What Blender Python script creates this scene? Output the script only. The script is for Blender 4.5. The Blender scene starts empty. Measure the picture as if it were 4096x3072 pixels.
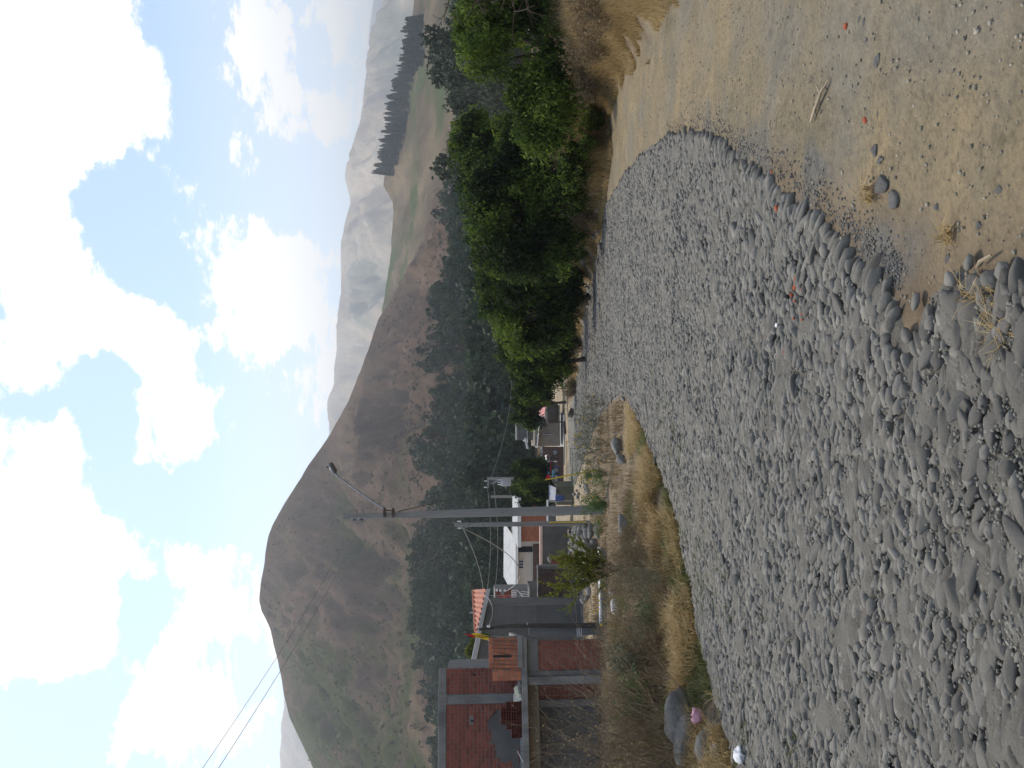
import bpy, bmesh, math, random
import numpy as np
from mathutils import Vector, Matrix, Euler
R = math.radians
random.seed(7); rng = np.random.default_rng(11)
SC = bpy.context.scene
COL = SC.collection

# ------------------------------------------------------------------ camera
F_PX, EYE, PITCH = 750.0, 1.6, math.atan(47 / 750.0)
cam_d = bpy.data.cameras.new('camera'); cam = bpy.data.objects.new('camera', cam_d); COL.objects.link(cam)
cam_d.sensor_width = 36.0; cam_d.sensor_fit = 'HORIZONTAL'; cam_d.lens = F_PX / 1024 * 36
cam_d.clip_start = 0.05; cam_d.clip_end = 30000
_F = Vector((0, math.cos(PITCH), -math.sin(PITCH))); _U = Vector((0, math.sin(PITCH), math.cos(PITCH))); _X = Vector((1, 0, 0))
# the phone was held upright and the picture stored sideways: picture left is up
cam.matrix_world = Matrix(((-_U.x, _X.x, -_F.x, 0), (-_U.y, _X.y, -_F.y, 0), (-_U.z, _X.z, -_F.z, EYE), (0, 0, 0, 1)))
SC.camera = cam

# ------------------------------------------------------------------ light
SUN_ELEV, SUN_AZ = 54.0, -34.0            # degrees; azimuth from straight ahead towards the right
SUN_POWER, SUN_ANGLE, SKY_STRENGTH, EXPOSURE = 2.5, 6.0, 0.148, 0.76
CLOUD = 6.8
sd = bpy.data.lights.new('sun', 'SUN'); sun = bpy.data.objects.new('sun', sd); COL.objects.link(sun)
sd.energy = SUN_POWER; sd.angle = R(SUN_ANGLE); sd.color = (1.0, 0.90, 0.74)
_sv = Vector((math.sin(R(SUN_AZ)) * math.cos(R(SUN_ELEV)), math.cos(R(SUN_AZ)) * math.cos(R(SUN_ELEV)), math.sin(R(SUN_ELEV))))
sun.rotation_euler = (-_sv).to_track_quat('-Z', 'Y').to_euler()
SC.view_settings.view_transform = 'Standard'; SC.view_settings.look = 'None'
SC.view_settings.exposure = EXPOSURE; SC.view_settings.gamma = 1.0
SC.cycles.use_denoising = True
SC.cycles.max_bounces = 6; SC.cycles.diffuse_bounces = 3; SC.cycles.transmission_bounces = 4
SC.cycles.transparent_max_bounces = 8; SC.cycles.volume_bounces = 0; SC.cycles.glossy_bounces = 2
SC.cycles.caustics_reflective = False; SC.cycles.caustics_refractive = False

def ray(px, py):
    """picture point (1024 x 768) -> direction scaled so that its forward part is 1"""
    a, b = (384 - py) / F_PX, (px - 512) / F_PX
    d = _F + _X * a - _U * b
    return d / d.y
def W(px, py, y):
    """the place point seen at a picture point, y metres ahead of the camera"""
    d = ray(px, py); return Vector((d.x * y, y, EYE + d.z * y))
def project(P):
    P = np.asarray(P, float); q = P - np.array((0, 0, EYE))
    f = q @ np.array(_F); u = q @ np.array(_U); x = q[..., 0]
    return 512 - u / f * F_PX, 384 - x / f * F_PX, f

# ------------------------------------------------------------------ sky
def build_world():
    w = bpy.data.worlds.new('World'); SC.world = w; w.use_nodes = True
    nt = w.node_tree; nt.nodes.clear(); L = nt.links.new; N = nt.nodes.new
    out = N('ShaderNodeOutputWorld'); bg = N('ShaderNodeBackground'); bg.inputs['Strength'].default_value = SKY_STRENGTH
    sky = N('ShaderNodeTexSky'); sky.sky_type = 'NISHITA'; sky.sun_disc = False
    sky.sun_elevation = R(SUN_ELEV); sky.sun_rotation = R(SUN_AZ); sky.altitude = 800; sky.dust_density = 0.4; sky.air_density = 1.0; sky.ozone_density = 0.3
    tc = N('ShaderNodeTexCoord'); sep = N('ShaderNodeSeparateXYZ'); L(tc.outputs['Generated'], sep.inputs[0])
    mz = N('ShaderNodeMath'); mz.operation = 'MAXIMUM'; mz.inputs[1].default_value = 0.0; L(sep.outputs['Z'], mz.inputs[0])
    az = N('ShaderNodeMath'); az.operation = 'ADD'; az.inputs[1].default_value = 0.22; L(mz.outputs[0], az.inputs[0])
    dv = N('ShaderNodeVectorMath'); dv.operation = 'DIVIDE'; cmb = N('ShaderNodeCombineXYZ')
    for i in range(3): L(az.outputs[0], cmb.inputs[i])
    L(tc.outputs['Generated'], dv.inputs[0]); L(cmb.outputs[0], dv.inputs[1])
    n1 = N('ShaderNodeTexNoise'); n1.inputs['Scale'].default_value = 2.6; n1.inputs['Detail'].default_value = 9; n1.inputs['Roughness'].default_value = 0.68
    L(dv.outputs[0], n1.inputs['Vector'])
    n2 = N('ShaderNodeTexNoise'); n2.inputs['Scale'].default_value = 11; n2.inputs['Detail'].default_value = 6; n2.inputs['Roughness'].default_value = 0.7
    L(dv.outputs[0], n2.inputs['Vector'])
    m2 = N('ShaderNodeMath'); m2.operation = 'MULTIPLY_ADD'; m2.inputs[1].default_value = 0.75; L(n2.outputs['Fac'], m2.inputs[0]); L(n1.outputs['Fac'], m2.inputs[2])
    acc = m2.outputs[0]
    # where the banks of cumulus and the blue gaps between them stand
    blobs = [(40, 60, 95, 1), (120, 40, 55, 1), (150, 110, 45, 1), (45, 160, 60, 1), (105, 130, 40, 1), (35, 250, 55, 1), (55, 310, 55, 1), (110, 320, 50, 1),
             (150, 325, 35, 1), (185, 185, 20, .7), (245, 250, 45, 1), (280, 300, 60, 1), (240, 320, 45, 1), (250, 150, 30, .8), (255, 50, 50, 1), (290, 110, 35, 1),
             (345, 110, 35, .8), (345, 20, 40, 1), (175, 410, 60, 1), (190, 455, 30, .8), (45, 520, 65, 1), (75, 580, 65, 1), (30, 610, 60, 1), (85, 640, 45, 1),
             (45, 440, 30, .8), (190, 560, 35, .9), (215, 610, 50, 1), (165, 700, 50, 1), (205, 735, 60, 1), (145, 760, 35, 1), (80, 745, 16, .8), (310, 390, 40, .5), (350, 250, 40, .8),
             (115, 200, 40, -1), (135, 255, 42, -1), (178, 280, 35, -1), (95, 372, 32, -1), (205, 362, 26, -1), (180, 40, 32, -1), (200, 95, 40, -1), (210, 165, 30, -.8), (300, 200, 50, -.7),
             (315, 60, 30, -.8), (95, 420, 42, -1), (135, 500, 42, -1), (140, 610, 40, -1), (60, 720, 55, -1), (15, 720, 50, -1), (120, 690, 30, -.9), (240, 490, 60, -.9), (300, 480, 50, -.5), (20, 405, 18, -.7), (245, 680, 20, -.7)]
    n3 = N('ShaderNodeTexNoise'); n3.inputs['Scale'].default_value = 4.5; n3.inputs['Detail'].default_value = 7; n3.inputs['Roughness'].default_value = .65; L(tc.outputs['Generated'], n3.inputs['Vector'])
    w1 = N('ShaderNodeVectorMath'); w1.operation = 'SUBTRACT'; w1.inputs[1].default_value = (.5, .5, .5); L(n3.outputs['Color'], w1.inputs[0])
    w2 = N('ShaderNodeVectorMath'); w2.operation = 'MULTIPLY_ADD'; w2.inputs[1].default_value = (.15, .15, .15); L(w1.outputs[0], w2.inputs[0]); L(tc.outputs['Generated'], w2.inputs[2])
    for px, py, r, s in blobs:
        d = (_F + _X * ((384 - py) / F_PX) - _U * ((px - 512) / F_PX)); k = 1 / d.length; d = d.normalized()
        ds = N('ShaderNodeVectorMath'); ds.operation = 'DISTANCE'; ds.inputs[1].default_value = d; L(w2.outputs[0], ds.inputs[0])
        mr = N('ShaderNodeMapRange'); mr.interpolation_type = 'SMOOTHSTEP'; mr.inputs['From Min'].default_value = 0; mr.inputs['From Max'].default_value = 1.5 * r / F_PX * k
        mr.inputs['To Min'].default_value = 0.27 * s; mr.inputs['To Max'].default_value = 0; L(ds.outputs['Value'], mr.inputs['Value'])
        ad = N('ShaderNodeMath'); ad.operation = 'ADD'; L(acc, ad.inputs[0]); L(mr.outputs[0], ad.inputs[1]); acc = ad.outputs[0]
    cr = N('ShaderNodeMapRange'); cr.interpolation_type = 'SMOOTHSTEP'; cr.inputs['From Min'].default_value = 0.88; cr.inputs['From Max'].default_value = 1.04; L(acc, cr.inputs['Value'])
    hz = N('ShaderNodeMapRange'); hz.inputs['From Min'].default_value = 0.0; hz.inputs['From Max'].default_value = 0.34; hz.inputs['To Min'].default_value = 0.85; hz.inputs['To Max'].default_value = 0.0; L(mz.outputs[0], hz.inputs['Value'])
    mx = N('ShaderNodeMath'); mx.operation = 'MAXIMUM'; L(cr.outputs[0], mx.inputs[0]); L(hz.outputs[0], mx.inputs[1])
    mix = N('ShaderNodeMix'); mix.data_type = 'RGBA'; L(mx.outputs[0], mix.inputs['Factor']); tint = N('ShaderNodeMix'); tint.data_type = 'RGBA'; tint.blend_type = 'MULTIPLY'; tint.inputs['Factor'].default_value = 1; tint.inputs['B'].default_value = (.98, 1.02, 1.02, 1); L(sky.outputs[0], tint.inputs['A']); L(tint.outputs['Result'], mix.inputs['A'])
    mix.inputs['B'].default_value = (CLOUD, CLOUD * .965, CLOUD * .90, 1)
    L(mix.outputs['Result'], bg.inputs['Color']); L(bg.outputs[0], out.inputs['Surface'])
build_world()

# ------------------------------------------------------------------ mesh and naming helpers
def fast_mesh(name, V, F, rnd=None, smooth=False):
    V = np.asarray(V, np.float32).reshape(-1, 3); F = np.asarray(F, np.int32); k = F.shape[1]; n = len(F)
    me = bpy.data.meshes.new(name); me.vertices.add(len(V)); me.vertices.foreach_set('co', V.ravel())
    me.loops.add(n * k); me.loops.foreach_set('vertex_index', F.ravel()); me.polygons.add(n)
    me.polygons.foreach_set('loop_start', np.arange(0, n * k, k, dtype=np.int32))
    if smooth: me.polygons.foreach_set('use_smooth', np.ones(n, bool))
    me.update(calc_edges=True)
    if rnd is not None:
        at = me.attributes.new('rnd', 'FLOAT', 'POINT'); at.data.foreach_set('value', np.asarray(rnd, np.float32))
    return me
def add_attr(me, name, val):
    at = me.attributes.new(name, 'FLOAT', 'POINT'); at.data.foreach_set('value', np.asarray(val, np.float32))
def link(name, me, mat=None, parent=None):
    o = bpy.data.objects.new(name, me); COL.objects.link(o)
    if mat is not None and me is not None and not me.materials: me.materials.append(mat)
    if parent is not None: o.parent = parent
    return o
def tag(o, label=None, cat=None, group=None, kind=None):
    if label: o['label'] = label
    if cat: o['category'] = cat
    if group: o['group'] = group
    if kind: o['kind'] = kind
    return o
def thing(name, label, cat, loc=(0, 0, 0), rz=0.0, group=None):
    o = bpy.data.objects.new(name, None); COL.objects.link(o); o.location = loc; o.rotation_euler = (0, 0, rz)
    o.empty_display_size = 0.1
    return tag(o, label, cat, group)
def copy_tree(o, parent=None):
    c = o.copy(); COL.objects.link(c); c.parent = parent
    for ch in o.children: copy_tree(ch, c)
    return c

class MB:
    """collects shapes into one mesh"""
    def __init__(s): s.v = []; s.f = []
    def add(s, V, F):
        o = len(s.v); s.v += [tuple(p) for p in V]; s.f += [tuple(i + o for i in f) for f in F]; return s
    def box(s, x0, x1, y0, y1, z0, z1):
        V = [(x0, y0, z0), (x1, y0, z0), (x1, y1, z0), (x0, y1, z0), (x0, y0, z1), (x1, y0, z1), (x1, y1, z1), (x0, y1, z1)]
        return s.add(V, [(0, 3, 2, 1), (4, 5, 6, 7), (0, 1, 5, 4), (1, 2, 6, 5), (2, 3, 7, 6), (3, 0, 4, 7)])
    def hexa(s, B, T):
        return s.add(list(B) + list(T), [(0, 3, 2, 1), (4, 5, 6, 7), (0, 1, 5, 4), (1, 2, 6, 5), (2, 3, 7, 6), (3, 0, 4, 7)])
    def tube(s, pts, rad, n=8, cap=True):
        pts = [Vector(p) for p in pts]; rad = rad if isinstance(rad, (list, tuple)) else [rad] * len(pts); V = []; Fc = []
        up = None
        for i, p in enumerate(pts):
            d = (pts[min(i + 1, len(pts) - 1)] - pts[max(i - 1, 0)]).normalized()
            if up is None: up = Vector((1, 0, 0)) if abs(d.x) < .8 else Vector((0, 0, 1))
            a = d.cross(up).normalized(); b = d.cross(a).normalized(); up = b.cross(d) if False else up
            for k in range(n):
                t = 2 * math.pi * k / n; V.append(p + (a * math.cos(t) + b * math.sin(t)) * rad[i])
        for i in range(len(pts) - 1):
            for k in range(n):
                k2 = (k + 1) % n; Fc.append((i * n + k, i * n + k2, (i + 1) * n + k2, (i + 1) * n + k))
        if cap:
            Fc.append(tuple(range(n))); Fc.append(tuple((len(pts) - 1) * n + k for k in reversed(range(n))))
        return s.add(V, Fc)
    def lathe(s, prof, n=16, c=(0, 0, 0)):
        V = []; Fc = []
        for r, z in prof:
            for k in range(n):
                t = 2 * math.pi * k / n; V.append((c[0] + r * math.cos(t), c[1] + r * math.sin(t), c[2] + z))
        for i in range(len(prof) - 1):
            for k in range(n):
                k2 = (k + 1) % n; Fc.append((i * n + k, i * n + k2, (i + 1) * n + k2, (i + 1) * n + k))
        return s.add(V, Fc)
    def build(s, name, mat, parent=None, smooth=False, bevel=0.0):
        me = bpy.data.meshes.new(name); me.from_pydata(s.v, [], s.f)
        if bevel or True:
            bm = bmesh.new(); bm.from_mesh(me); bmesh.ops.recalc_face_normals(bm, faces=bm.faces)
            if bevel: bmesh.ops.bevel(bm, geom=list(bm.edges), offset=bevel, segments=1, affect='EDGES', clamp_overlap=True)
            if smooth:
                for f in bm.faces: f.smooth = True
            bm.to_mesh(me); bm.free()
        if smooth:
            try: me.set_sharp_from_angle(angle=R(40))
            except Exception: pass
        return link(name, me, mat, parent)

# ------------------------------------------------------------------ numpy noise
def _hash(ix, iy, iz, seed):
    h = (ix.astype(np.int64) * 374761393 + iy.astype(np.int64) * 668265263 + iz.astype(np.int64) * 2147483647 + seed * 974711) & 0xffffffff
    h = ((h ^ (h >> 13)) * 1274126177) & 0xffffffff
    return ((h ^ (h >> 16)) & 0xffff) / 65535.0
def vnoise(x, y, z=0.0, seed=0):
    x, y, z = np.broadcast_arrays(np.asarray(x, float), np.asarray(y, float), np.asarray(z, float))
    ix, iy, iz = np.floor(x), np.floor(y), np.floor(z); fx, fy, fz = x - ix, y - iy, z - iz
    fx, fy, fz = [t * t * (3 - 2 * t) for t in (fx, fy, fz)]
    r = 0
    for dx in (0, 1):
        for dy in (0, 1):
            for dz in (0, 1):
                r = r + _hash(ix + dx, iy + dy, iz + dz, seed) * (fx if dx else 1 - fx) * (fy if dy else 1 - fy) * (fz if dz else 1 - fz)
    return r * 2 - 1
def fbm(x, y, z=0.0, oct=4, seed=0, gain=.5):
    r = 0; a = 1; f = 1
    for i in range(oct):
        r = r + a * vnoise(np.asarray(x) * f, np.asarray(y) * f, np.asarray(z) * f, seed + i * 17); a *= gain; f *= 2.03
    return r
def ss(t): t = np.clip(t, 0, 1); return t * t * (3 - 2 * t)

# ------------------------------------------------------------------ materials
def pm(name, c1, c2=None, scale=3.0, rough=.9, bump=0.0, bscale=None, c3=None, spec=.3, coord='Object', detail=6, stretch=None, var=0.0, mid=(.35, .65), metal=0.0, bdist=.02):
    """procedural surface: two or three tones mixed by noise, with fine relief"""
    m = bpy.data.materials.new(name); m.use_nodes = True; nt = m.node_tree; b = nt.nodes['Principled BSDF']; L = nt.links.new; N = nt.nodes.new
    b.inputs['Roughness'].default_value = rough; b.inputs['Specular IOR Level'].default_value = spec; b.inputs['Metallic'].default_value = metal
    tc = N('ShaderNodeTexCoord'); vec = tc.outputs[coord]
    if stretch:
        mp = N('ShaderNodeMapping'); mp.inputs['Scale'].default_value = stretch; L(vec, mp.inputs[0]); vec = mp.outputs[0]
    c2 = c2 or tuple(x * .8 for x in c1)
    n = N('ShaderNodeTexNoise'); n.inputs['Scale'].default_value = scale; n.inputs['Detail'].default_value = detail; n.inputs['Roughness'].default_value = .62; L(vec, n.inputs['Vector'])
    rp = N('ShaderNodeValToRGB'); L(n.outputs['Fac'], rp.inputs[0]); e = rp.color_ramp.elements
    e[0].position = mid[0]; e[0].color = (*c1, 1); e[1].position = mid[1]; e[1].color = (*c2, 1)
    if c3 is not None: k = e.new((mid[0] + mid[1]) / 2); k.color = (*c3, 1)
    colr = rp.outputs[0]
    if var:
        at = N('ShaderNodeAttribute'); at.attribute_name = 'rnd'; oi = N('ShaderNodeObjectInfo')
        ad = N('ShaderNodeMath'); ad.operation = 'ADD'; L(at.outputs['Fac'], ad.inputs[0]); L(oi.outputs['Random'], ad.inputs[1])
        fr = N('ShaderNodeMath'); fr.operation = 'FRACT'; L(ad.outputs[0], fr.inputs[0])
        mr = N('ShaderNodeMapRange'); mr.inputs['To Min'].default_value = 1 - var; mr.inputs['To Max'].default_value = 1 + var; L(fr.outputs[0], mr.inputs['Value'])
        hs = N('ShaderNodeHueSaturation'); L(mr.outputs[0], hs.inputs['Value']); L(colr, hs.inputs['Color']); colr = hs.outputs[0]
    L(colr, b.inputs['Base Color'])
    if bump:
        n2 = N('ShaderNodeTexNoise'); n2.inputs['Scale'].default_value = bscale or scale * 6; n2.inputs['Detail'].default_value = 8; n2.inputs['Roughness'].default_value = .65; L(vec, n2.inputs['Vector'])
        bp = N('ShaderNodeBump'); bp.inputs['Strength'].default_value = bump; bp.inputs['Distance'].default_value = bdist; L(n2.outputs['Fac'], bp.inputs['Height']); L(bp.outputs[0], b.inputs['Normal'])
    return m
def leafmat(name, stops, trans=.35, spec=.2):
    m = bpy.data.materials.new(name); m.use_nodes = True; nt = m.node_tree; L = nt.links.new; N = nt.nodes.new
    b = nt.nodes['Principled BSDF']; b.inputs['Roughness'].default_value = .65; b.inputs['Specular IOR Level'].default_value = spec
    at = N('ShaderNodeAttribute'); at.attribute_name = 'rnd'; rp = N('ShaderNodeValToRGB'); L(at.outputs['Fac'], rp.inputs[0])
    e = rp.color_ramp.elements
    while len(e) < len(stops): e.new(.5)
    for k, (p, c) in enumerate(stops): e[k].position = p; e[k].color = (*c, 1)
    L(rp.outputs[0], b.inputs['Base Color'])
    tr = N('ShaderNodeBsdfTranslucent'); L(rp.outputs[0], tr.inputs['Color'])
    ms = N('ShaderNodeMixShader'); ms.inputs[0].default_value = trans; L(b.outputs[0], ms.inputs[1]); L(tr.outputs[0], ms.inputs[2])
    L(ms.outputs[0], nt.nodes['Material Output'].inputs['Surface'])
    return m

M = {}
M['stone'] = pm('river_stone', (.138, .130, .113), (.208, .195, .168), 11, .9, .9, 45, c3=(.168, .157, .136), var=.18, spec=.25, bdist=.006)
M['bed'] = pm('road_bed', (.125, .117, .099), (.20, .187, .158), 6, .95, .9, 55, c3=(.16, .15, .127), bdist=.03)
M['gravel'] = pm('gravel', (.135, .128, .11), (.21, .20, .17), 8, .95, .3, 60, var=.3, bdist=.006)
M['darkgravel'] = pm('dark_gravel', (.095, .093, .088), (.165, .16, .148), 8, .95, .5, 60, var=.35, bdist=.008)
M['gravel2'] = pm('track_gravel', (.18, .165, .13), (.29, .26, .20), 8, .95, .3, 60, var=.35, bdist=.006)
M['rock'] = pm('boulder', (.14, .135, .125), (.24, .23, .205), 5, .9, .7, 22, c3=(.18, .173, .16), var=.15, bdist=.03)
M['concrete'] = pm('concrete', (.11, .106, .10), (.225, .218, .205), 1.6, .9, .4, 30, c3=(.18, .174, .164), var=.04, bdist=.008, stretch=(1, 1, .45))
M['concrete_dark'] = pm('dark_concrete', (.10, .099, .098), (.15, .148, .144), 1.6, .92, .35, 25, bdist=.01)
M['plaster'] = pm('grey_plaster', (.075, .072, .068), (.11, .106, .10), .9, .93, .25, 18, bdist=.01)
M['mortar'] = pm('mortar', (.14, .135, .125), (.20, .192, .178), 6, .95, .6, 40, bdist=.01)
M['brick'] = pm('red_brick', (.15, .042, .028), (.225, .068, .044), 4, .88, .4, 40, c3=(.18, .052, .034), var=.26, bdist=.006)
M['brick_dark'] = pm('dark_brick', (.085, .05, .042), (.14, .088, .07), 4, .9, .4, 40, var=.2, bdist=.006)
M['tile'] = pm('roof_tile', (.33, .12, .075), (.45, .20, .13), 3, .85, .3, 30, bdist=.008)
M['tin'] = pm('tin_sheet', (.40, .39, .37), (.52, .51, .48), 1.2, .55, .15, 8, spec=.4)
M['tin_grey'] = pm('weathered_tin', (.27, .27, .275), (.38, .38, .39), 1.5, .6, .2, 10, c3=(.31, .30, .29))
M['white'] = pm('white_paint', (.66, .65, .62), (.78, .77, .74), 3, .7, .1, 20)
M['cream'] = pm('cream_wall', (.46, .40, .34), (.53, .465, .40), 1.2, .92, .15, 16)
M['pink'] = pm('pink_coping', (.52, .36, .31), (.60, .44, .38), 2, .9, .15, 20)
M['adobe'] = pm('adobe', (.17, .145, .11), (.235, .20, .155), 1.5, .95, .4, 14)
M['wood_dark'] = pm('dark_wood', (.035, .03, .026), (.07, .06, .05), 6, .85, .5, 30, stretch=(1, 1, .15))
M['wood'] = pm('dry_wood', (.26, .20, .13), (.36, .29, .20), 8, .85, .4, 40, stretch=(1, 1, .2))
M['bark'] = pm('bark', (.055, .042, .032), (.10, .08, .062), 7, .95, .8, 25, stretch=(1, 1, .3))
M['twig'] = pm('dry_twig', (.155, .115, .07), (.26, .20, .13), 9, .9, 0, var=.2)
M['twig_dark'] = pm('dark_twig', (.05, .036, .028), (.09, .065, .05), 9, .9, 0)
M['iron'] = pm('rusty_iron', (.05, .038, .032), (.09, .06, .045), 12, .7, .2, 60)
M['metal'] = pm('galvanised', (.24, .245, .25), (.33, .335, .34), 8, .45, .1, 40, metal=.6)
M['lamp_grey'] = pm('lamp_housing', (.075, .08, .085), (.11, .115, .12), 8, .45, .1, 40)
M['glassy'] = pm('lamp_lens', (.16, .14, .11), (.22, .20, .16), 5, .2, 0, spec=.5)
M['pane'] = pm('window_pane', (.03, .035, .06), (.05, .055, .085), 2, .12, 0, spec=.6)
M['black'] = pm('dark_void', (.012, .012, .013), (.022, .022, .022), 2, .9)  # near-black for door and pot, and stand-in for shade inside openings
M['yellow'] = pm('yellow_paint', (.50, .36, .03), (.60, .45, .06), 6, .7, .1, 30)
M['red_cloth'] = pm('red_cloth', (.55, .02, .035), (.65, .04, .06), 4, .85, .2, 20)
M['yellow_cloth'] = pm('yellow_cloth', (.66, .43, .02), (.74, .52, .04), 4, .85, .2, 20)
M['green_cloth'] = pm('green_cloth', (.01, .10, .04), (.02, .14, .06), 4, .85, .2, 20)
M['blue'] = pm('blue_plastic', (.025, .06, .18), (.04, .085, .23), 4, .5, .1, 20)
M['blue_tarp'] = pm('blue_tarp', (.03, .09, .30), (.06, .16, .42), 3, .55, .5, 8)
M['cyan_tarp'] = pm('cyan_tarp', (.10, .26, .36), (.16, .36, .46), 3, .6, .5, 8)
M['pinktarp'] = pm('pink_awning', (.55, .20, .18), (.66, .30, .26), 3, .7, .2, 8)
M['pinkbag'] = pm('pink_plastic', (.52, .26, .32), (.64, .36, .42), 6, .5, .5, 20)
M['litter'] = pm('white_paper', (.62, .62, .62), (.76, .76, .76), 6, .7, .4, 25)
M['sack'] = pm('pale_sack', (.50, .48, .33), (.66, .64, .50), 6, .8, .5, 20)
M['orange'] = pm('brick_chip', (.32, .075, .035), (.42, .12, .06), 9, .9, .4, 60)
M['black_rubber'] = pm('black_rubber', (.02, .02, .02), (.035, .035, .035), 8, .6)
M['molle_a'] = leafmat('molle_leaf', [(0, (.010, .018, .006)), (.45, (.036, .062, .012)), (1, (.18, .25, .036))], .45)
M['molle_b'] = leafmat('molle_leaf_bright', [(0, (.020, .036, .008)), (.45, (.075, .118, .018)), (1, (.21, .28, .042))], .48)
M['euca'] = leafmat('eucalyptus_leaf', [(0, (.010, .021, .012)), (.5, (.026, .048, .025)), (1, (.080, .11, .052))], .28)
M['euca_pale'] = leafmat('pale_eucalyptus_leaf', [(0, (.04, .055, .036)), (.5, (.075, .095, .060)), (1, (.15, .165, .115))], .25)
M['pine'] = leafmat('pine_needle', [(0, (.012, .028, .020)), (1, (.030, .055, .038))], .15)
M['bushy'] = leafmat('bush_leaf', [(0, (.075, .095, .014)), (.6, (.15, .17, .022)), (1, (.26, .26, .035))], .4)
M['weed'] = leafmat('weed_leaf', [(0, (.03, .075, .016)), (.6, (.06, .14, .025)), (1, (.12, .20, .045))], .35)
M['greyweed'] = leafmat('grey_weed_leaf', [(0, (.06, .075, .042)), (1, (.16, .17, .115))], .3)
M['straw'] = leafmat('dry_grass', [(0, (.24, .165, .07)), (.5, (.38, .275, .125)), (1, (.52, .40, .21))], .35)
M['straw_brown'] = leafmat('brown_grass', [(0, (.10, .07, .038)), (.5, (.175, .125, .068)), (1, (.30, .22, .12))], .3)
M['greengrass'] = leafmat('green_grass', [(0, (.07, .09, .025)), (1, (.19, .20, .07))], .3)
M['scrub'] = leafmat('scrub_leaf', [(0, (.026, .030, .016)), (1, (.075, .070, .038))], .15)
M['pathdirt'] = pm('path_dirt', (.20, .145, .095), (.29, .215, .14), .3, .95)
M['petal'] = leafmat('yellow_petal', [(0, (.62, .36, .01)), (1, (.72, .48, .02))], .3)

# ------------------------------------------------------------------ terrain
SLOPE = 0.12
def prof(y):
    y = np.asarray(y, float); t = np.clip((y - 70) / 70, 0, 1)
    z = -SLOPE * np.minimum(y, 70) - SLOPE * 70 * (t - t * t / 2)
    return z
def on_slope(px, py):
    d = ray(px, py); y = EYE / (-d.z - SLOPE); return np.array((d.x * y, y))
def disp(l): return np.array([on_slope(x / 2.1602, y / 2.1602) for x, y in l])
RIGHT_EDGE = disp([(1480, 0), (1400, 90), (1340, 180), (1318, 250), (1322, 330), (1312, 440), (1290, 560), (1272, 680), (1256, 780), (1246, 830)])
BANK = np.array([(12, 3.0), (3.2, 4.5)] + [tuple(p) for p in RIGHT_EDGE] + [(-1.5, 66), (-2.5, 90), (60, 90), (60, 3.0)])
LEFT = disp([(1600, 1659), (1560, 1540), (1520, 1400), (1490, 1230), (1450, 1090), (1410, 980), (1380, 900), (1352, 850)])
LEFT_FAR = disp([(1318, 868), (1280, 940), (1256, 1010), (1238, 1060), (1226, 1095)])
FAR_BRANCH = disp([(1204, 1075), (1210, 1000), (1218, 940), (1230, 890)])
RIGHT_FAR = disp([(1246, 830), (1256, 780), (1275, 640), (1291, 560), (1313, 440), (1340, 385), (1390, 330)])
KERB = disp([(1440, 296), (1500, 290), (1560, 310), (1605, 345), (1680, 392), (1750, 452), (1800, 512), (1850, 572), (1900, 622), (1938, 668)])
RIGHT_NEAR = disp([(1952, 735), (1990, 728), (2012, 650), (2060, 600), (2130, 585), (2212, 560)])
ROAD = np.array([(-6.2, .6)] + [tuple(p) for p in LEFT] + [tuple(p) for p in LEFT_FAR] + [tuple(p) for p in FAR_BRANCH] + [tuple(p) for p in RIGHT_FAR]
                + [tuple(p) for p in KERB] + [tuple(p) for p in RIGHT_NEAR] + [(.55, 1.6), (.55, .6)])
def sdf(x, y, P=ROAD):
    """signed distance to the outline, positive inside"""
    x = np.asarray(x, float); y = np.asarray(y, float); d = np.full(x.shape, 1e9); ins = np.zeros(x.shape, bool)
    for i in range(len(P)):
        a, b = P[i], P[(i + 1) % len(P)]; e = b - a; L2 = max(e @ e, 1e-12)
        t = np.clip(((x - a[0]) * e[0] + (y - a[1]) * e[1]) / L2, 0, 1)
        d = np.minimum(d, (x - a[0] - t * e[0]) ** 2 + (y - a[1] - t * e[1]) ** 2)
        c = ((a[1] > y) != (b[1] > y)) & (x < (b[0] - a[0]) * (y - a[1]) / ((b[1] - a[1]) if abs(b[1] - a[1]) > 1e-12 else 1e-12) + a[0]); ins ^= c
    return np.where(ins, 1, -1) * np.sqrt(d)
def xl(y): return np.interp(y, LEFT[:, 1], LEFT[:, 0])
def gz(x, y, fine=True):
    x = np.asarray(x, float); y = np.asarray(y, float)
    z = prof(y)
    bx = sdf(x, y, BANK)
    z = z + (0.85 * ss(bx / 2.0) + .2 * ss(bx / .5) + .5 * ss((bx - 1) / 5)) * ss((75 - y) / 25) * ss((y - 4) / 3)
    lx = xl(y) - x
    z = z + (0.16 * ss((lx - .05) / .5) + .10 * ss((lx - .8) / 1.2)) * ss((15 - y) / 4)          # left verge stands a little proud
    z = z + .35 * ss((lx - 1.0) / 2) * ss((17 - y) / 6)
    if fine:
        k = ss((120 - y) / 60)
        z = z - .018 * sum(np.exp(-((np.hypot(x - 9.0, y - 1.0) - r_) / .25) ** 2) for r_ in (6.3, 7.75)) * (x > -.5) * (y < 12)
        z = z + k * (.05 * fbm(x * .5, y * .5, oct=3, seed=3) + .018 * fbm(x * 3, y * 3, oct=4, seed=5))
        z = z + ss((lx - .1) / .6) * ss((24 - y) / 6) * .05 * fbm(x * 4, y * 4, oct=3, seed=9)
    far = ss((y - 160) / 300); z = z + far * (-3)
    return z
def gpt(x, y, dz=0.0): return Vector((x, y, float(gz(x, y)) + dz))
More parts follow.
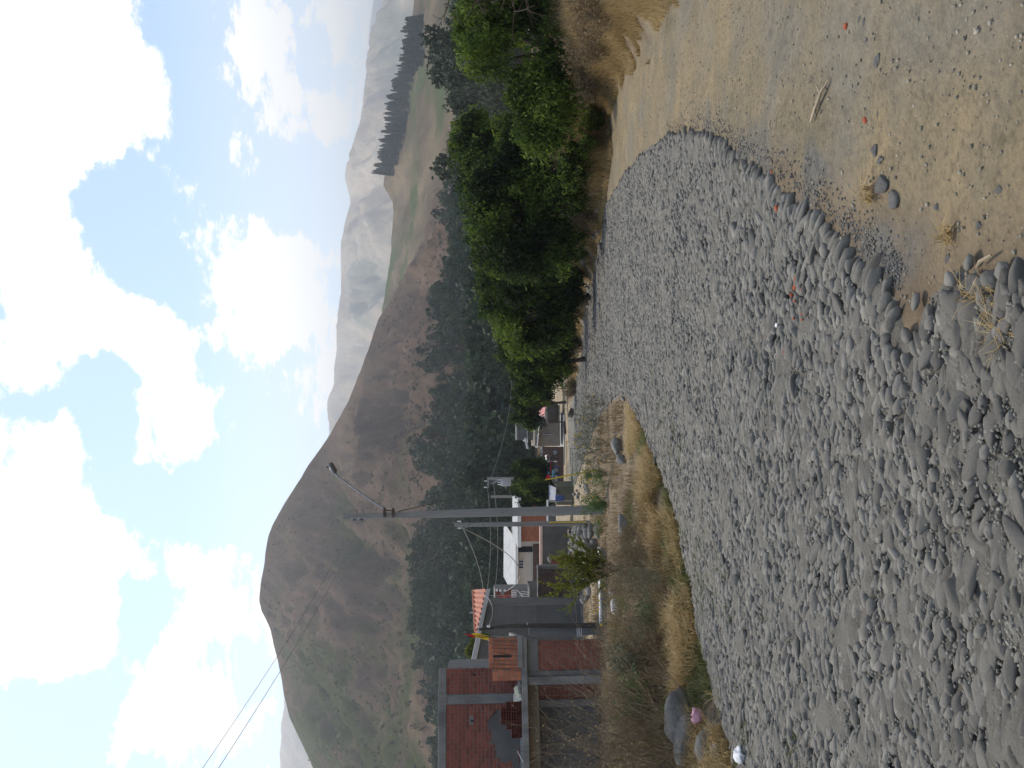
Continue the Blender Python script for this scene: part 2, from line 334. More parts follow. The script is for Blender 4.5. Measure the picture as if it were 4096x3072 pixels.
def gpix(px, py, dz=0.0):
    """ground point seen at a picture point (marching along the ray)"""
    d = ray(px, py); ys = np.concatenate([np.arange(1.5, 60, .02), np.arange(60, 200, .2)])
    h = EYE + d.z * ys - gz(d.x * ys, ys); k = np.argmax(h < 0)
    if h[k] >= 0: k = len(ys) - 1
    return Vector((d.x * ys[k], ys[k], float(gz(d.x * ys[k], ys[k])) + dz))

def spaced(a, b, step, far, g=1.16):
    mid = list(np.arange(a, b + 1e-6, step)); lo = []; hi = []; s = step; p = a
    while p > far[0]: s *= g; p -= s; lo.append(p)
    s = step; p = b
    while p < far[1]: s *= g; p += s; hi.append(p)
    return np.array(lo[::-1] + mid + hi)
gx = spaced(-6.5, 8.0, .11, (-4000, 4000), 1.11); gy = spaced(1.2, 15.0, .11, (-200, 9000), 1.055)
X, Y = np.meshgrid(gx, gy); Z = gz(X, Y); nx, ny = len(gx), len(gy)
idx = np.arange(nx * ny).reshape(ny, nx); Fq = np.stack([idx[:-1, :-1], idx[:-1, 1:], idx[1:, 1:], idx[1:, :-1]], -1).reshape(-1, 4)
me = fast_mesh('ground', np.stack([X, Y, Z], -1), Fq, smooth=True)
_right = ss((X - np.interp(Y, [0, 3, 6, 10, 20, 40], [-.2, .3, 1.6, 2.6, 3.6, 0.5])) / .6)
_bx = sdf(X, Y, BANK); _bank = ss((_bx + .1 + .35 * fbm(X * 1.5, Y * 1.5, oct=3, seed=21)) / .5) * (Y < 75)
_arc = np.hypot(X - 9.0, Y - 1.0); add_attr(me, 'rut', (np.exp(-((_arc - 6.3) / .28) ** 2) + np.exp(-((_arc - 7.75) / .28) ** 2) + .8 * np.exp(-((_arc - 4.6) / .25) ** 2)).ravel())
add_attr(me, 'track', (_right * (1 - _bank) * ss((60 - Y) / 10)).ravel())
_vil = ss((Y - 26) / 8) * (_bx < 0)
_kd = np.full(X.shape, 9.0)
for _i in range(len(KERB) - 1):
    _a, _e = KERB[_i], KERB[_i + 1] - KERB[_i]; _t = np.clip(((X - _a[0]) * _e[0] + (Y - _a[1]) * _e[1]) / (_e @ _e), 0, 1); _kd = np.minimum(_kd, np.hypot(X - _a[0] - _t * _e[0] - .16, Y - _a[1] - _t * _e[1]))
add_attr(me, 'crumbs', (ss((.24 + .16 * fbm(X * 3, Y * 3, oct=3, seed=77) - _kd) / .16) * ss(.75 + fbm(X * 2.2, Y * 2.2, oct=2, seed=78)) * ss((8.6 - Y) / 1.5)).ravel())
add_attr(me, 'village', (_vil * ss((150 - Y) / 30)).ravel())
def ground_material():
    m = bpy.data.materials.new('earth'); m.use_nodes = True; nt = m.node_tree; b = nt.nodes['Principled BSDF']; L = nt.links.new; N = nt.nodes.new
    b.inputs['Roughness'].default_value = .95; b.inputs['Specular IOR Level'].default_value = .15
    tc = N('ShaderNodeTexCoord')
    def ramp(scale, cols, det=7, rough=.65, dist=0.0):
        n = N('ShaderNodeTexNoise'); n.inputs['Scale'].default_value = scale; n.inputs['Detail'].default_value = det; n.inputs['Roughness'].default_value = rough; n.inputs['Distortion'].default_value = dist
        L(tc.outputs['Object'], n.inputs['Vector']); r = N('ShaderNodeValToRGB'); L(n.outputs['Fac'], r.inputs[0]); e = r.color_ramp.elements
        while len(e) < len(cols): e.new(.5)
        for k, (p, c) in enumerate(cols): e[k].position = p; e[k].color = (*c, 1)
        return r.outputs[0], n.outputs['Fac']
    soil, _ = ramp(2.2, [(.3, (.10, .075, .05)), (.5, (.165, .125, .083)), (.72, (.25, .195, .13))])
    track, _ = ramp(1.1, [(.3, (.155, .134, .092)), (.5, (.225, .182, .115)), (.68, (.285, .222, .132))], dist=.6)
    tr2, _ = ramp(22, [(.36, (.72, .72, .72)), (.5, (1, 1, 1)), (.68, (1.16, 1.14, 1.1))], 5)
    mt = N('ShaderNodeMix'); mt.data_type = 'RGBA'; mt.blend_type = 'MULTIPLY'; mt.inputs['Factor'].default_value = 1; L(track, mt.inputs['A']); L(tr2, mt.inputs['B'])
    vil, _ = ramp(.35, [(.3, (.19, .15, .105)), (.5, (.29, .23, .155)), (.7, (.37, .30, .20))])
    cur = soil
    grit, _ = ramp(9, [(.34, (.125, .12, .105)), (.5, (.185, .172, .142)), (.66, (.25, .23, .185))], 8, .7)
    crumb, _ = ramp(14, [(.34, (.085, .083, .076)), (.5, (.135, .128, .112)), (.68, (.20, .185, .155))], 8, .75)
    ra = N('ShaderNodeAttribute'); ra.attribute_name = 'rut'; pn = N('ShaderNodeTexNoise'); pn.inputs['Scale'].default_value = .8; pn.inputs['Detail'].default_value = 5; L(tc.outputs['Object'], pn.inputs['Vector'])
    pr = N('ShaderNodeMapRange'); pr.inputs['From Min'].default_value = .50; pr.inputs['From Max'].default_value = .66; L(pn.outputs['Fac'], pr.inputs['Value'])
    rs_ = N('ShaderNodeMath'); rs_.operation = 'MULTIPLY_ADD'; rs_.inputs[1].default_value = .45; L(ra.outputs['Fac'], rs_.inputs[0]); L(pr.outputs[0], rs_.inputs[2]); rs_.use_clamp = True
    rsm = N('ShaderNodeMath'); rsm.operation = 'MULTIPLY'; rsm.inputs[1].default_value = .65; L(rs_.outputs[0], rsm.inputs[0])
    mg = N('ShaderNodeMix'); mg.data_type = 'RGBA'; L(rsm.outputs[0], mg.inputs['Factor']); L(mt.outputs['Result'], mg.inputs['A']); L(grit, mg.inputs['B'])
    for nm, col in (('village', vil), ('track', mg.outputs['Result']), ('crumbs', crumb)):
        a = N('ShaderNodeAttribute'); a.attribute_name = nm; mx = N('ShaderNodeMix'); mx.data_type = 'RGBA'
        L(a.outputs['Fac'], mx.inputs['Factor']); L(cur, mx.inputs['A']); L(col, mx.inputs['B']); cur = mx.outputs['Result']
    L(cur, b.inputs['Base Color'])
    n2 = N('ShaderNodeTexNoise'); n2.inputs['Scale'].default_value = 28; n2.inputs['Detail'].default_value = 9; n2.inputs['Roughness'].default_value = .72; L(tc.outputs['Object'], n2.inputs['Vector'])
    vo = N('ShaderNodeTexVoronoi'); vo.inputs['Scale'].default_value = 38; L(tc.outputs['Object'], vo.inputs['Vector'])
    ad = N('ShaderNodeMath'); ad.operation = 'MULTIPLY_ADD'; ad.inputs[1].default_value = -.35; L(vo.outputs['Distance'], ad.inputs[0]); L(n2.outputs['Fac'], ad.inputs[2])
    bp = N('ShaderNodeBump'); bp.inputs['Strength'].default_value = .75; bp.inputs['Distance'].default_value = .03; L(ad.outputs[0], bp.inputs['Height']); L(bp.outputs[0], b.inputs['Normal'])
    return m
ground = tag(link('ground', me, ground_material()), 'bare tan earth track and dry verges round the cobbled road', None, None, 'structure')

# ------------------------------------------------------------------ hills
def skyline(l): return sorted([(py / 2.1602, px / 2.1602) for px, py in l])      # display points -> (py, px)
def ridge(name, sky, D, y0, z0, back, mat, power=1.4, amp=0.0, freq=.01, seed=0, nxs=260, nt_=90, spread=1.25, wob=0.0, end_drop=0.6, crest_noise=0.0):
    """a hill built along its crest: front slope from y0 up to the crest at D, then down behind it"""
    py = np.array([s[0] for s in sky]); px = np.array([s[1] for s in sky])
    x0, x1 = (384 - py.max()) / F_PX * D, (384 - py.min()) / F_PX * D; wdt = x1 - x0
    xs = np.linspace(x0 - wdt * (spread - 1), x1 + wdt * (spread - 1), nxs)
    crest_y = D + wob * np.sin(xs * .004 + seed)
    pyx = 384 - xs / crest_y * F_PX
    hz = EYE + (465 - np.interp(pyx, py, px)) / F_PX * crest_y
    over = np.maximum(np.maximum(x0 - xs, xs - x1), 0) / max(wdt * (spread - 1), 1)
    hz = z0 + (hz - z0) * (1 - end_drop * ss(over))
    hz = hz + crest_noise * fbm(xs * freq * 4, xs * 0 + seed, oct=4, seed=seed + 2)
    t = np.concatenate([np.linspace(0, 1, nt_), 1 + np.linspace(0, 1, 16)[1:]])
    T, XX = np.meshgrid(t, xs, indexing='ij'); CY = np.broadcast_to(crest_y, T.shape); HH = np.broadcast_to(hz, T.shape)
    YY = np.where(T <= 1, y0 + (CY - y0) * T, CY + back * (T - 1))
    ZZ = np.where(T <= 1, z0 + (HH - z0) * np.clip(T, 0, 1) ** power, z0 + (HH - z0) * (1 - (T - 1) ** 1.2))
    win = np.clip(T, 0, 1) * np.clip((1 - T) * 5, 0, 1) * (T <= 1)
    # gullies run down the slope
    q = fbm(XX * freq, YY * freq * .28, oct=6, seed=seed, gain=.58)
    ZZ = ZZ + amp * win * (-np.abs(q) * 1.3 + .35)
    i = np.arange(T.size).reshape(T.shape); Fq = np.stack([i[:-1, :-1], i[:-1, 1:], i[1:, 1:], i[1:, :-1]], -1).reshape(-1, 4)
    me = fast_mesh(name, np.stack([XX, YY, ZZ], -1), Fq, smooth=True)
    o = tag(link(name, me, mat), None, None, None, 'structure')
    def height(x, y):
        x = np.asarray(x, float); y = np.asarray(y, float); cy = np.interp(x, xs, crest_y); h = np.interp(x, xs, hz); tt = np.clip((y - y0) / (cy - y0), 0, 1)
        w = tt * np.clip((1 - tt) * 5, 0, 1); qq = fbm(x * freq, y * freq * .28, oct=6, seed=seed, gain=.58)
        return z0 + (h - z0) * tt ** power + amp * w * (-np.abs(qq) * 1.3 + .35)
    return o, height
def hill_material(name, cols, green=None, gscale=.006, scale=.02, bump=.6, bscale=.12, bdist=2.0, green_lim=(.5, .62), gz_=None):
    m = bpy.data.materials.new(name); m.use_nodes = True; nt = m.node_tree; b = nt.nodes['Principled BSDF']; L = nt.links.new; N = nt.nodes.new
    b.inputs['Roughness'].default_value = 1; b.inputs['Specular IOR Level'].default_value = .05
    tc = N('ShaderNodeTexCoord'); mp = N('ShaderNodeMapping'); mp.inputs['Scale'].default_value = (1, .35, .35); L(tc.outputs['Object'], mp.inputs[0])
    n = N('ShaderNodeTexNoise'); n.inputs['Scale'].default_value = scale; n.inputs['Detail'].default_value = 9; n.inputs['Roughness'].default_value = .66; L(mp.outputs[0], n.inputs['Vector'])
    r = N('ShaderNodeValToRGB'); L(n.outputs['Fac'], r.inputs[0]); e = r.color_ramp.elements
    while len(e) < len(cols): e.new(.5)
    for k, (p, c) in enumerate(cols): e[k].position = p; e[k].color = (*c, 1)
    cur = r.outputs[0]
    if green:
        g = N('ShaderNodeTexNoise'); g.inputs['Scale'].default_value = gscale; g.inputs['Detail'].default_value = 6; g.inputs['Roughness'].default_value = .6; L(tc.outputs['Object'], g.inputs['Vector'])
        gr = N('ShaderNodeMapRange'); gr.inputs['From Min'].default_value = green_lim[0]; gr.inputs['From Max'].default_value = green_lim[1]
        src = g.outputs['Fac']
        if gz_:
            # scrub grows towards one side of the hill
            sp = N('ShaderNodeSeparateXYZ'); L(tc.outputs['Object'], sp.inputs[0]); ma = N('ShaderNodeMath'); ma.operation = 'MULTIPLY_ADD'; ma.inputs[1].default_value = gz_[0]; ma.inputs[2].default_value = gz_[1]; L(sp.outputs['X'], ma.inputs[0])
            mb = N('ShaderNodeMath'); mb.operation = 'MULTIPLY_ADD'; mb.inputs[1].default_value = gz_[2]; L(sp.outputs['Z'], mb.inputs[0]); L(ma.outputs[0], mb.inputs[2])
            cl = N('ShaderNodeClamp'); cl.inputs['Min'].default_value = -.2; cl.inputs['Max'].default_value = .2; L(mb.outputs[0], cl.inputs['Value'])
            mc = N('ShaderNodeMath'); mc.operation = 'ADD'; L(cl.outputs[0], mc.inputs[0]); L(src, mc.inputs[1]); src = mc.outputs[0]
        L(src, gr.inputs['Value'])
        mx = N('ShaderNodeMix'); mx.data_type = 'RGBA'; mx.inputs['B'].default_value = (*green, 1); L(gr.outputs[0], mx.inputs['Factor']); L(cur, mx.inputs['A']); cur = mx.outputs['Result']
    L(cur, b.inputs['Base Color'])
    n2 = N('ShaderNodeTexNoise'); n2.inputs['Scale'].default_value = bscale; n2.inputs['Detail'].default_value = 10; n2.inputs['Roughness'].default_value = .7; L(mp.outputs[0], n2.inputs['Vector'])
    bp = N('ShaderNodeBump'); bp.inputs['Strength'].default_value = bump; bp.inputs['Distance'].default_value = bdist; L(n2.outputs['Fac'], bp.inputs['Height']); L(bp.outputs[0], b.inputs['Normal'])
    return m
MH = hill_material('dry_hillside', [(.32, (.068, .045, .035)), (.46, (.125, .084, .060)), (.58, (.178, .121, .084)), (.74, (.26, .18, .12))], green=(.080, .088, .034), gscale=.016, scale=.030, bump=1, bscale=.09, bdist=10, gz_=(-.0012, -.10, -.0006))
SKY_HILL = skyline([(860, 1800), (760, 1730), (695, 1659), (660, 1600), (632, 1540), (620, 1490), (612, 1440), (603, 1400), (592, 1350), (575, 1310), (569, 1290), (572, 1250), (580, 1200), (588, 1150), (600, 1120), (612, 1100),
                    (625, 1080), (650, 1040), (680, 990), (712, 945), (740, 895), (765, 845), (800, 750), (820, 690), (850, 640), (880, 590), (905, 540), (925, 490), (945, 440), (975, 380), (1010, 300)])
hill, hill_h = ridge('hill', SKY_HILL, 620, 150, -14, 500, MH, power=1.62, amp=27, freq=.018, seed=4, nxs=420, nt_=180, spread=1.2, end_drop=.5, crest_noise=.5)
MR = hill_material('green_ridge', [(.34, (.09, .068, .045)), (.5, (.16, .122, .075)), (.66, (.25, .19, .115))], green=(.085, .105, .040), gscale=.010, scale=.02, bump=1, bscale=.06, bdist=9, green_lim=(.50, .60))
SKY_RIDGE = skyline([(905, -60), (897, 0), (890, 60), (880, 120), (870, 170), (860, 230), (852, 290), (842, 350), (832, 385), (830, 405), (842, 428), (850, 440), (850, 470), (846, 540), (838, 600), (832, 640), (826, 670), (830, 720), (870, 800)])
ridge_hill, ridge_h = ridge('hill', SKY_RIDGE, 860, 330, -15, 500, MR, power=1.15, amp=9, freq=.012, seed=8, nxs=240, nt_=80, spread=1.25, end_drop=.4, crest_noise=.8)
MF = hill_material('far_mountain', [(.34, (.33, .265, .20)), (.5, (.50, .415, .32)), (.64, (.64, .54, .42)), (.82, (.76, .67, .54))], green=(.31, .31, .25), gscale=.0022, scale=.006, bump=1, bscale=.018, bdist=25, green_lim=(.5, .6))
SKY_FAR = skyline([(850, -40), (842, 0), (828, 44), (813, 103), (795, 164), (790, 181), (784, 234), (772, 301), (750, 375), (757, 441), (747, 492), (742, 520), (741, 578), (741, 637), (736, 668), (727, 707), (731, 742), (731, 785), (724, 820), (715, 864), (714, 903),
                   (718, 934), (700, 990), (670, 1060), (650, 1150), (640, 1300), (625, 1420), (618, 1510), (617, 1580), (610, 1640), (606, 1700), (600, 1760)])
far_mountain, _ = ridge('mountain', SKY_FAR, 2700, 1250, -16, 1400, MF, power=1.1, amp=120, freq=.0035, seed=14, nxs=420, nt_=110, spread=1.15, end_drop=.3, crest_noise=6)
SKY_BLUE = skyline([(812, -60), (809, 0), (804, 44), (798, 88), (800, 117), (793, 146), (800, 200), (830, 330), (860, 600)])
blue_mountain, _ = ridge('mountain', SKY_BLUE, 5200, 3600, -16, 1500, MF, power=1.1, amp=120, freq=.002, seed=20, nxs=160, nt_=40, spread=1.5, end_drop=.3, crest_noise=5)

# the air between: pale haze, one even box
hb = MB().box(-4200, 4200, -150, 7200, -18.5, 800).build('haze', None); tag(hb, None, None, None, 'stuff')
hm = bpy.data.materials.new('haze_air'); hm.use_nodes = True; hn = hm.node_tree; hn.nodes.remove(hn.nodes['Principled BSDF'])
pv = hn.nodes.new('ShaderNodeVolumePrincipled'); pv.inputs['Color'].default_value = (.86, .92, 1, 1); pv.inputs['Density'].default_value = HAZE = 0.00031; pv.inputs['Anisotropy'].default_value = .45
hn.links.new(pv.outputs[0], hn.nodes['Material Output'].inputs['Volume']); hb.data.materials.append(hm)

# ------------------------------------------------------------------ the cobbled road
rx = spaced(-3.2, 2.2, .035, (-16, 7), 1.045); ry = spaced(1.9, 6.0, .035, (.5, 80), 1.03)
X, Y = np.meshgrid(rx, ry); S = sdf(X, Y); lift = np.where(S > .12, .035, -.05 + .085 * ss((S + .2) / .32))
Z = gz(X, Y) + lift + .026 * fbm(X * 7, Y * 7, oct=3, seed=31) * (S > 0)
i = np.arange(X.size).reshape(X.shape); Fq = np.stack([i[:-1, :-1], i[:-1, 1:], i[1:, 1:], i[1:, :-1]], -1).reshape(-1, 4)
keep = (S.ravel()[Fq] > -.3).all(1); Fq = Fq[keep]; used = np.unique(Fq); rem = np.full(X.size, -1); rem[used] = np.arange(len(used))
road = link('cobbled_road', fast_mesh('cobbled_road', np.stack([X, Y, Z], -1).reshape(-1, 3)[used], rem[Fq], smooth=True), M['bed'])
tag(road, 'grey cobbled road of river stones running downhill', None, None, 'structure')

def ico(sub):
    bm = bmesh.new(); bmesh.ops.create_icosphere(bm, subdivisions=sub, radius=1)
    V = np.array([v.co[:] for v in bm.verts]); Fc = np.array([[v.index for v in f.verts] for f in bm.faces]); bm.free(); return V, Fc
ICO1, ICO2, ICO3 = ico(1), ico(2), ico(3)
def pebble(V, seed, rough=.2, taper=.42):
    """unit stone: worn flat facets with rounded edges, uneven outline"""
    rs = np.random.default_rng(seed * 13 + 1); n = unit_(rs.normal(size=(10, 3)) * np.array((1, 1, .9))); h = rs.uniform(.66, 1.08, 10)
    q = np.clip(V @ n.T, 0, None) / h; r = (q ** 13 + 1e-9).sum(1) ** (-1 / 13.0); r = np.minimum(r, 1.22)
    s = seed * 7.31; r = r * (1 + rough * .35 * fbm(V[:, 0] * 1.6 + s, V[:, 1] * 1.6, V[:, 2] * 1.6, oct=3, seed=seed))
    P = V * r[:, None]; P[:, 1] *= 1 - taper * np.clip(np.abs(P[:, 0]), 0, 1) ** 1.6; return P
def unit_(v): return v / np.linalg.norm(v, axis=-1, keepdims=True)
def stone_field(pts, sx, sy, sz, rz, tilt, tilt2, base, seed):
    """many stones in one go -> vertices, faces, rnd"""
    V0, F0 = base; n = len(pts); nv = len(V0); K = 14; variants = np.stack([pebble(V0, seed + k) for k in range(K)])
    P = variants[rng.integers(0, K, n)] * np.stack([sx, sy, sz], -1)[:, None, :]
    def rot(P, ang, a, b):
        c, s = np.cos(ang)[:, None], np.sin(ang)[:, None]; A, B = P[..., a].copy(), P[..., b].copy(); P[..., a] = c * A - s * B; P[..., b] = s * A + c * B
    rot(P, tilt, 1, 2); rot(P, tilt2, 0, 2); rot(P, rz, 0, 1)
    P += pts[:, None, :]
    Fc = (F0[None] + (np.arange(n) * nv)[:, None, None]).reshape(-1, 3)
    return P.reshape(-1, 3), Fc, np.repeat(rng.random(n), nv)

def lay_cobbles():
    cx, cy = .084, .042; P = []
    ys = []; y = 2.0
    sc = lambda y: float(np.interp(y, [0, 9, 16, 24, 60], [1, 1, 1.15, 1.7, 2.3]))
    while y < 58: ys.append(y); y += cy * sc(y)
    for r, y in enumerate(ys):
        k = sc(y); st = cx * k; xs = np.arange(-12, 7.5, st) + (r % 2) * st / 2
        P.append(np.stack([xs + rng.normal(0, .017 * k, len(xs)), np.full(len(xs), y) + rng.normal(0, .014 * k, len(xs)) + .05 * np.sin(xs * .9 + y * .3), np.full(len(xs), k)], -1))
    P = np.concatenate(P); S = sdf(P[:, 0], P[:, 1]); edge = .05 + .05 * fbm(P[:, 0] * 2, P[:, 1] * 2, oct=2, seed=40)
    k = S > edge; P, S = P[k], S[k]
    thin = fbm(P[:, 0] * 1.1, P[:, 1] * 1.1, oct=3, seed=44); k = rng.random(len(P)) > .05 + .12 * (thin > .25); P = P[k]
    n = len(P); sx = rng.uniform(.036, .070, n) * P[:, 2]; sy = rng.uniform(.020, .035, n) * P[:, 2]; sz = rng.uniform(.019, .031, n) * np.sqrt(P[:, 2])
    big = rng.random(n) < .13; sx[big] *= rng.uniform(1.2, 1.8, big.sum()); sy[big] *= rng.uniform(1.2, 1.9, big.sum()); sz[big] *= 1.1
    small = rng.random(n) < .26; sx[small] *= rng.uniform(.4, .75, small.sum()); sy[small] *= rng.uniform(.5, .8, small.sum()); sz[small] *= .8
    rz = rng.normal(0, .30, n); t1 = rng.normal(-.28, .24, n); t2 = rng.normal(0, .18, n)
    # loose, larger stones at the ragged near corner
    lp = [(930, 345, .06), (936, 320, .055), (955, 300, .05), (962, 335, .055), (975, 312, .045), (985, 345, .05), (958, 280, .04), (985, 285, .05), (1000, 310, .055), (1010, 345, .055), (1018, 300, .045), (948, 360, .055), (970, 370, .05), (1000, 380, .06),
          (925, 300, .04), (978, 262, .04), (1012, 270, .04), (935, 372, .05), (915, 335, .05), (990, 325, .04), (1005, 360, .045), (1016, 322, .06), (995, 690, .085), (985, 758, .06), (925, 620, .055), (962, 545, .055), (905, 585, .045), (1012, 560, .055), (890, 690, .05), (1008, 640, .06), (870, 560, .045), (940, 735, .055), (850, 640, .045), (945, 340, .035), (990, 300, .035), (966, 352, .04), (1020, 365, .05)]
    q = np.array([[*gpix(px, py)[:2], 1] for px, py, s in lp]); qs = np.array([s for _, _, s in lp])
    P = np.concatenate([P, q]); sx = np.concatenate([sx, qs * 1.0]); sy = np.concatenate([sy, qs * .72]); sz = np.concatenate([sz, qs * .42])
    rz = np.concatenate([rz, rng.normal(0, .6, len(q))]); t1 = np.concatenate([t1, rng.normal(0, .15, len(q))]); t2 = np.concatenate([t2, rng.normal(0, .15, len(q))])
    # a kerb of long stones set side by side along the bend
    seg = np.linalg.norm(np.diff(KERB, axis=0), axis=1); cum = np.concatenate([[0], np.cumsum(seg)]); s = 0.0; kp = []
    while s < cum[-1]:
        x = np.interp(s, cum, KERB[:, 0]); y = np.interp(s, cum, KERB[:, 1]); w = rng.uniform(.018, .034)
        x2 = np.interp(s + .05, cum, KERB[:, 0]); y2 = np.interp(s + .05, cum, KERB[:, 1]); x1 = np.interp(s - .05, cum, KERB[:, 0]); y1 = np.interp(s - .05, cum, KERB[:, 1])
        ang = math.atan2(y2 - y1, x2 - x1) + math.pi / 2
        if rng.random() < .09: s += rng.uniform(.03, .09); continue
        kp.append((x - .03 + rng.normal(0, .022), y + rng.normal(0, .012), rng.uniform(.045, .105), w, rng.uniform(.024, .038), ang + rng.normal(0, .22))); s += w * rng.uniform(1.7, 2.3)
    kp = np.array(kp); P = np.concatenate([P, np.column_stack([kp[:, 0], kp[:, 1], np.ones(len(kp))])]); sx = np.concatenate([sx, kp[:, 2]]); sy = np.concatenate([sy, kp[:, 3]]); sz = np.concatenate([sz, kp[:, 4]])
    rz = np.concatenate([rz, kp[:, 5]]); t1 = np.concatenate([t1, rng.normal(0, .12, len(kp))]); t2 = np.concatenate([t2, rng.normal(0, .06, len(kp))])
    z = gz(P[:, 0], P[:, 1]) + .035 + sz * rng.uniform(-.42, .0, len(P))
    kz = len(P) - len(kp); z[kz:] = gz(P[kz:, 0], P[kz:, 1]) + .035 + sz[kz:] * rng.uniform(-.75, -.1, len(kp))
    pts = np.column_stack([P[:, 0], P[:, 1], z])
    slope_tilt = -math.atan(SLOPE)
    t1 = t1 + slope_tilt
    u, v, f = project(pts); inview = (u > -20) & (u < 1045) & (v > -20) & (v < 790); 
    wide = (u > -60) & (u < 1200) & (v > -90) & (v < 860)
    size = np.where(inview, np.sqrt(sx * sy * 1.0) / np.maximum(f, .5), 0); order = np.argsort(-size); top = order[:300]
    variants = [fast_mesh('cobblestone', pebble(ICO3[0], 100 + k), ICO3[1], np.full(len(ICO3[0]), k * .37 % 1), smooth=True) for k in range(12)]
    for n, k in enumerate(top):
        o = link('cobblestone', variants[int(rng.integers(0, 12))], M['stone'], road); o.location = pts[k]; o.scale = (sx[k], sy[k], sz[k])
        o.rotation_euler = (t1[k], -t2[k], rz[k])
    rest = np.ones(len(pts), bool); rest[top] = False; rest &= wide
    a = rest & (f < 7); b = rest & (f >= 7); out = []
    for sel, base, sd in ((a, ICO2, 200), (b, ICO1, 300)):
        out.append(stone_field(pts[sel], sx[sel], sy[sel], sz[sel], rz[sel], t1[sel], t2[sel], base, sd))
    nv = len(out[0][0])
    me = fast_mesh('cobbles', np.concatenate([out[0][0], out[1][0]]), np.concatenate([out[0][1], out[1][1] + nv]), np.concatenate([out[0][2], out[1][2]]), smooth=True)
    tag(link('cobblestones', me, M['stone'], road), None, None, None, 'stuff')
lay_cobbles()

def scatter_pebbles(name, label, n, area, smin, smax, mat, base=ICO1, lift=.3, flatten=.6, pw=3):
    """loose gravel as one mass"""
    x, y = area(n); z = gz(x, y); s = smin + (smax - smin) * rng.random(len(x)) ** pw
    S = sdf(x, y); z = z + np.where(S > .1, .035, 0)
    pts = np.column_stack([x, y, z + s * lift])
    V, Fc, r = stone_field(pts, s, s * rng.uniform(.6, 1, len(x)), s * flatten, rng.uniform(0, 6.28, len(x)), rng.normal(0, .2, len(x)), rng.normal(0, .2, len(x)), base, 400)
    o = link(name, fast_mesh(name, V, Fc, r, smooth=True), mat); tag(o, label, 'gravel', None, 'stuff'); return o
def track_area(n):
    y = 1.9 + 22 * rng.random(n) ** 2.0; x = np.interp(y, [0, 3, 6, 10, 20, 40], [-.3, .2, 1.5, 2.6, 3.4, .5]) + rng.random(n) * 7
    k = (sdf(x, y) < .02) & (sdf(x, y, BANK) < .3) & (x < .55 * y + .3); return x[k], y[k]
scatter_pebbles('gravel', 'fine loose gravel scattered over the tan earth track', 22000, track_area, .003, .013, M['gravel2'])
def bed_area(n):
    y = 2.0 + 5 * rng.random(n) ** 1.5; x = (rng.random(n) * 2 - 1) * (.56 * y + .2); k = sdf(x, y) > 0; return x[k], y[k]
scatter_pebbles('gravel', 'grit and small chips lying in the joints between cobbles', 30000, bed_area, .004, .012, M['gravel'], lift=1.0, pw=1.6)
def kerb_area(n):
    t = rng.random(n) * (len(KERB) - 1); x = np.interp(t, np.arange(len(KERB)), KERB[:, 0]); y = np.interp(t, np.arange(len(KERB)), KERB[:, 1])
    w = np.abs(rng.normal(.0, .10, n)); return x + .08 + w, y - w * .15 + rng.normal(0, .05, n)
scatter_pebbles('gravel', 'dark crumbled gravel heaped along the outside of the kerb stones', 3000, kerb_area, .003, .011, M['darkgravel'], lift=.5)
def leftroad_area(n):
    y = 4 + 14 * rng.random(n) ** 1.3; x = xl(y) + rng.normal(.02, .16, n); return x, y
scatter_pebbles('gravel', 'dusty gravel along the foot of the grassy verge', 3600, leftroad_area, .005, .018, M['darkgravel'], lift=.6)

STONE_MESH = [fast_mesh('loose_stone', pebble(ICO3[0], 500 + k, .5, 0), ICO3[1], np.full(len(ICO3[0]), k * .29 % 1), smooth=True) for k in range(8)]
def stone_at(name, label, cat, px, py, w, h=.6, d=.8, rz=0.0, mat='rock', group=None, sink=.25, k=None, tilt=0.0):
    p = gpix(px, py); o = link(name, STONE_MESH[k if k is not None else random.randrange(8)], None)
    if o.data.materials: o.material_slots[0].link = 'OBJECT'; o.material_slots[0].material = M[mat]
    else: o.data.materials.append(M[mat])
    o.location = p + Vector((0, 0, w * h * (1 - sink * 2) * .5)); o.scale = (w * .5, w * d * .5, w * h * .5); o.rotation_euler = (tilt, random.uniform(-.1, .1), rz)
    return tag(o, label, cat, group)

# ------------------------------------------------------------------ buildings
class Frame:
    """a facade plane standing in the place: local x along it, y into the building, z up"""
    def __init__(s, px, py, y, yaw, z=None):
        p = W(px, py, y); s.o = Vector((p.x, p.y, 0)); s.yaw = R(yaw); s.ex = Vector((math.cos(s.yaw), math.sin(s.yaw), 0)); s.ey = Vector((-math.sin(s.yaw), math.cos(s.yaw), 0))
    def at(s, px, py, off=0.0):
        d = ray(px, py); o = s.o + s.ey * off; t = (o.x * s.ey.x + o.y * s.ey.y) / (d.x * s.ey.x + d.y * s.ey.y); p = d * t
        return ((p - s.o).dot(s.ex), EYE + p.z)
    def rect(s, px0, px1, py0, py1, off=0.0):
        """picture box -> local x0, x1, z0, z1 (px is down the picture's height, py runs leftwards)"""
        pm_, pn = (px0 + px1) / 2, (py0 + py1) / 2
        xa, xb = s.at(pm_, py1, off)[0], s.at(pm_, py0, off)[0]; zb, za = s.at(px1, pn, off)[1], s.at(px0, pn, off)[1]
        return xa, xb, zb, za

